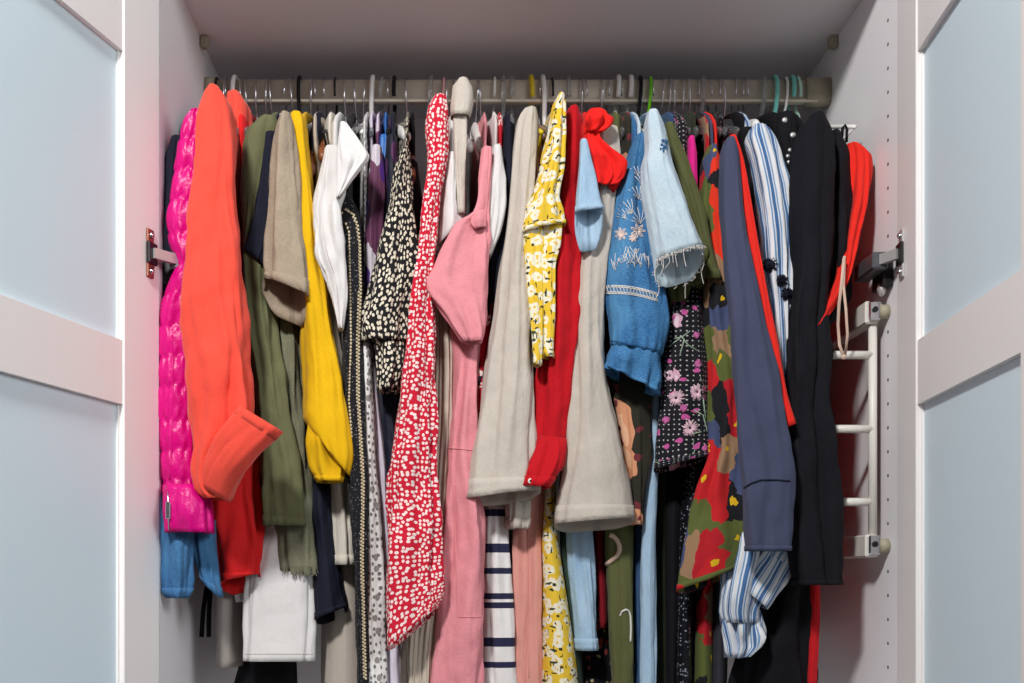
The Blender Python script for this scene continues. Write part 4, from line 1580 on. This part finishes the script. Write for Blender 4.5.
def ribbon(s):
    P = [W(844, 258, .012), W(842, 280, .009), W(839, 305, .012), W(838, 325, .03), W(839.5, 345, .03), W(844, 357, .028)]
    MB().tube(P, .0021, 8, flat=.25).build('ribbon', 'c_ribbon', s.root, True)
    P = [W(844.5, 256, .013), W(843.5, 285, .010), W(846, 310, .012), W(847.5, 335, .012), W(845, 357, .03)]
    MB().tube(P, .0019, 8, flat=.25).build('ribbon', 'c_ribbon', s.root, True)
    MB().ball(tuple(W(843.5, 357, .03)), .004, 10, 6).build('ribbon_knot', 'c_ribbon', s.root, True)
    P = [W(842, 138, .10), W(842.5, 128, .09), W(845, 125, .1), W(847, 129, .09), W(846.5, 142, .10)]
    MB().tube(P, .002, 8).build('hanger_loop', 'c_black', s.root, True)


g.do(ribbon).low(310, .57).on('pale_green', (855, 127))

plain('c_stem', (166, 190, 164), var=.05)
plain('c_petal', (238, 200, 214), var=.06)
plain('c_petal2', (206, 110, 170), var=.06)
plain('c_darkredlit', (206, 24, 34), var=.06)  # brighter red cloth of the scarf

# ------------------------------------------------------------------ hangers, one for each garment, in the same order along the rail
HOOK_U = [220, 225, 229, 233, 242, 250, 257, 266, 273, 283, 290, 295, 300, 310, 318, 327, 336, 346, 357, 363, 371, 379, 387, 394, 408, 429, 441, 447, 454, 475, 482, 493,
          503, 512, 533, 539, 545, 553, 569, 582, 588, 600, 607, 615, 621, 627, 637, 641, 647, 654, 660, 667, 674, 682, 690, 695, 700, 711, 718, 725, 732, 739, 746, 760, 774, 783, 790, 800]
assert len(HOOK_U) == len(GARMENTS), (len(HOOK_U), len(GARMENTS))
LOOK = {'wire': 'slim clear hanger with a thin metal hook', 'black': 'black plastic hanger', 'black_flat': 'flat black flocked hanger', 'white_tube': 'thick white plastic hanger',
        'clear': 'clear plastic hanger', 'white_arm': 'white plastic hanger with a metal hook', 'wood': 'brown wooden hanger with a metal hook', 'pink': 'pink tinted plastic hanger', 'white': 'white plastic hanger',
        'yellow': 'yellow plastic hanger', 'green': 'lime green plastic hanger', 'teal': 'teal plastic hanger', 'pale_green': 'pale green and white plastic hanger'}
# kind: hook material, hook radius, arm material, arm style
HK = {'wire': ('chrome', .0013, 'plastic_clear', 'flat'), 'black': ('plastic_black', .0019, 'plastic_black', 'tube'), 'black_flat': ('flock_black', .0030, 'flock_black', 'flat'),
      'white_tube': ('plastic_white', .0036, 'plastic_white', 'tube'), 'clear': ('plastic_clear', .0032, 'plastic_clear', 'flat'), 'white_arm': ('chrome', .0014, 'plastic_white', 'arm'),
      'wood': ('chrome', .0014, 'wood', 'arm'), 'pink': ('plastic_pink', .0018, 'plastic_pink', 'tube'), 'white': ('plastic_white', .0020, 'plastic_white', 'tube'),
      'yellow': ('plastic_yellow', .0038, 'plastic_yellow', 'tube'), 'green': ('plastic_green', .0024, 'plastic_green', 'tube'), 'teal': ('plastic_teal', .0034, 'plastic_teal', 'tube'),
      'pale_green': ('plastic_pale_green', .0026, 'plastic_white', 'tube')}


def hanger(kind, hx, tip, what, rnd):
    hm, hr, am, style = HK[kind]
    zn = CZ + .697
    root = empty('clothes_hanger', (hx, ROD_Y, zn - .06))
    tag(root, LOOK[kind] + ' holding the ' + what, 'hanger', 'clothes hangers on the rail')
    R = .0190 + hr
    lean = rnd.uniform(-.006, .006)
    sd = 1 if rnd.random() < .5 else -1
    pts = []
    for a in np.linspace(-35, 180, 18):
        q = math.radians(a)
        y, z = ROD_Y + sd * R * .82 * math.cos(q), ROD_Z + R * math.sin(q)
        pts.append((0, y, z))
    pts += [(0, ROD_Y - sd * R * .8, ROD_Z - .012), (0, ROD_Y - sd * R * .55, ROD_Z - .026), (0, ROD_Y - sd * R * .15, ROD_Z - .034), (0, ROD_Y, ROD_Z - .042), (0, ROD_Y, zn - .004)]
    P = []
    for (_, y, z) in pts:
        k = (z - zn) / (ROD_Z + R - zn)
        P.append((hx + lean * k, y, z))
    MB().tube(P, hr, 8).build('hook', hm, root, True)
    # arms
    yaw = 0.0
    zt = CZ + .628
    reach = .175
    if tip:
        t = W(tip[0], tip[1], .105)
        yaw = math.atan2(t[0] - hx, .175)
        zt = t[2]
    for sgn in (-1, 1):
        A = []
        for k in range(9):
            f = k / 8
            x = hx - sgn * -1 * 0 + (math.tan(yaw) * reach * f if sgn < 0 else -math.tan(yaw) * .3 * reach * f)
            y = ROD_Y + sgn * reach * f
            z = zn + (zt - zn) * (f ** 1.15)
            A.append((x, y, z))
        if style == 'tube':
            m = MB().tube(A, min(hr, .003) * .9 + .0006, 8)
        elif style == 'flat':
            m = MB().tube(A, .0024, 8, flat=2.6)
        else:
            m = MB().tube(A, [.0075, .0075, .0072, .007, .0068, .0066, .0064, .0062, .0045], 12, flat=1.5)
        m.build('arm', am, root, True)
        if style != 'arm' and sgn > 0:
            y0, y1 = ROD_Y - reach, ROD_Y + reach
            x0 = hx + math.tan(yaw) * reach
            x1 = hx - math.tan(yaw) * .3 * reach
            MB().tube([(x0, y0, zt), (x0 * .7 + hx * .3, y0 + .06, zt - .006), (x1 * .7 + hx * .3, y1 - .06, zt - .006), (x1, y1, zt)], .0018, 6).build('bottom_bar', am, root, True)
    nk = MB().tube([(hx, ROD_Y, zn - .014), (hx, ROD_Y, zn - .004), (hx, ROD_Y, zn + .012)], [.0062, .0062, .003], 10)
    nk.build('neck', am, root, True)


hr_ = random.Random(21)
for gmt, u in zip(GARMENTS, HOOK_U):
    hx = float(W(u, 0, ROD_Y)[0])
    gmt.build(hx)
    kind, tip = gmt.hanger
    hanger(kind, hx, tip, gmt.name.replace('_', ' '), hr_)
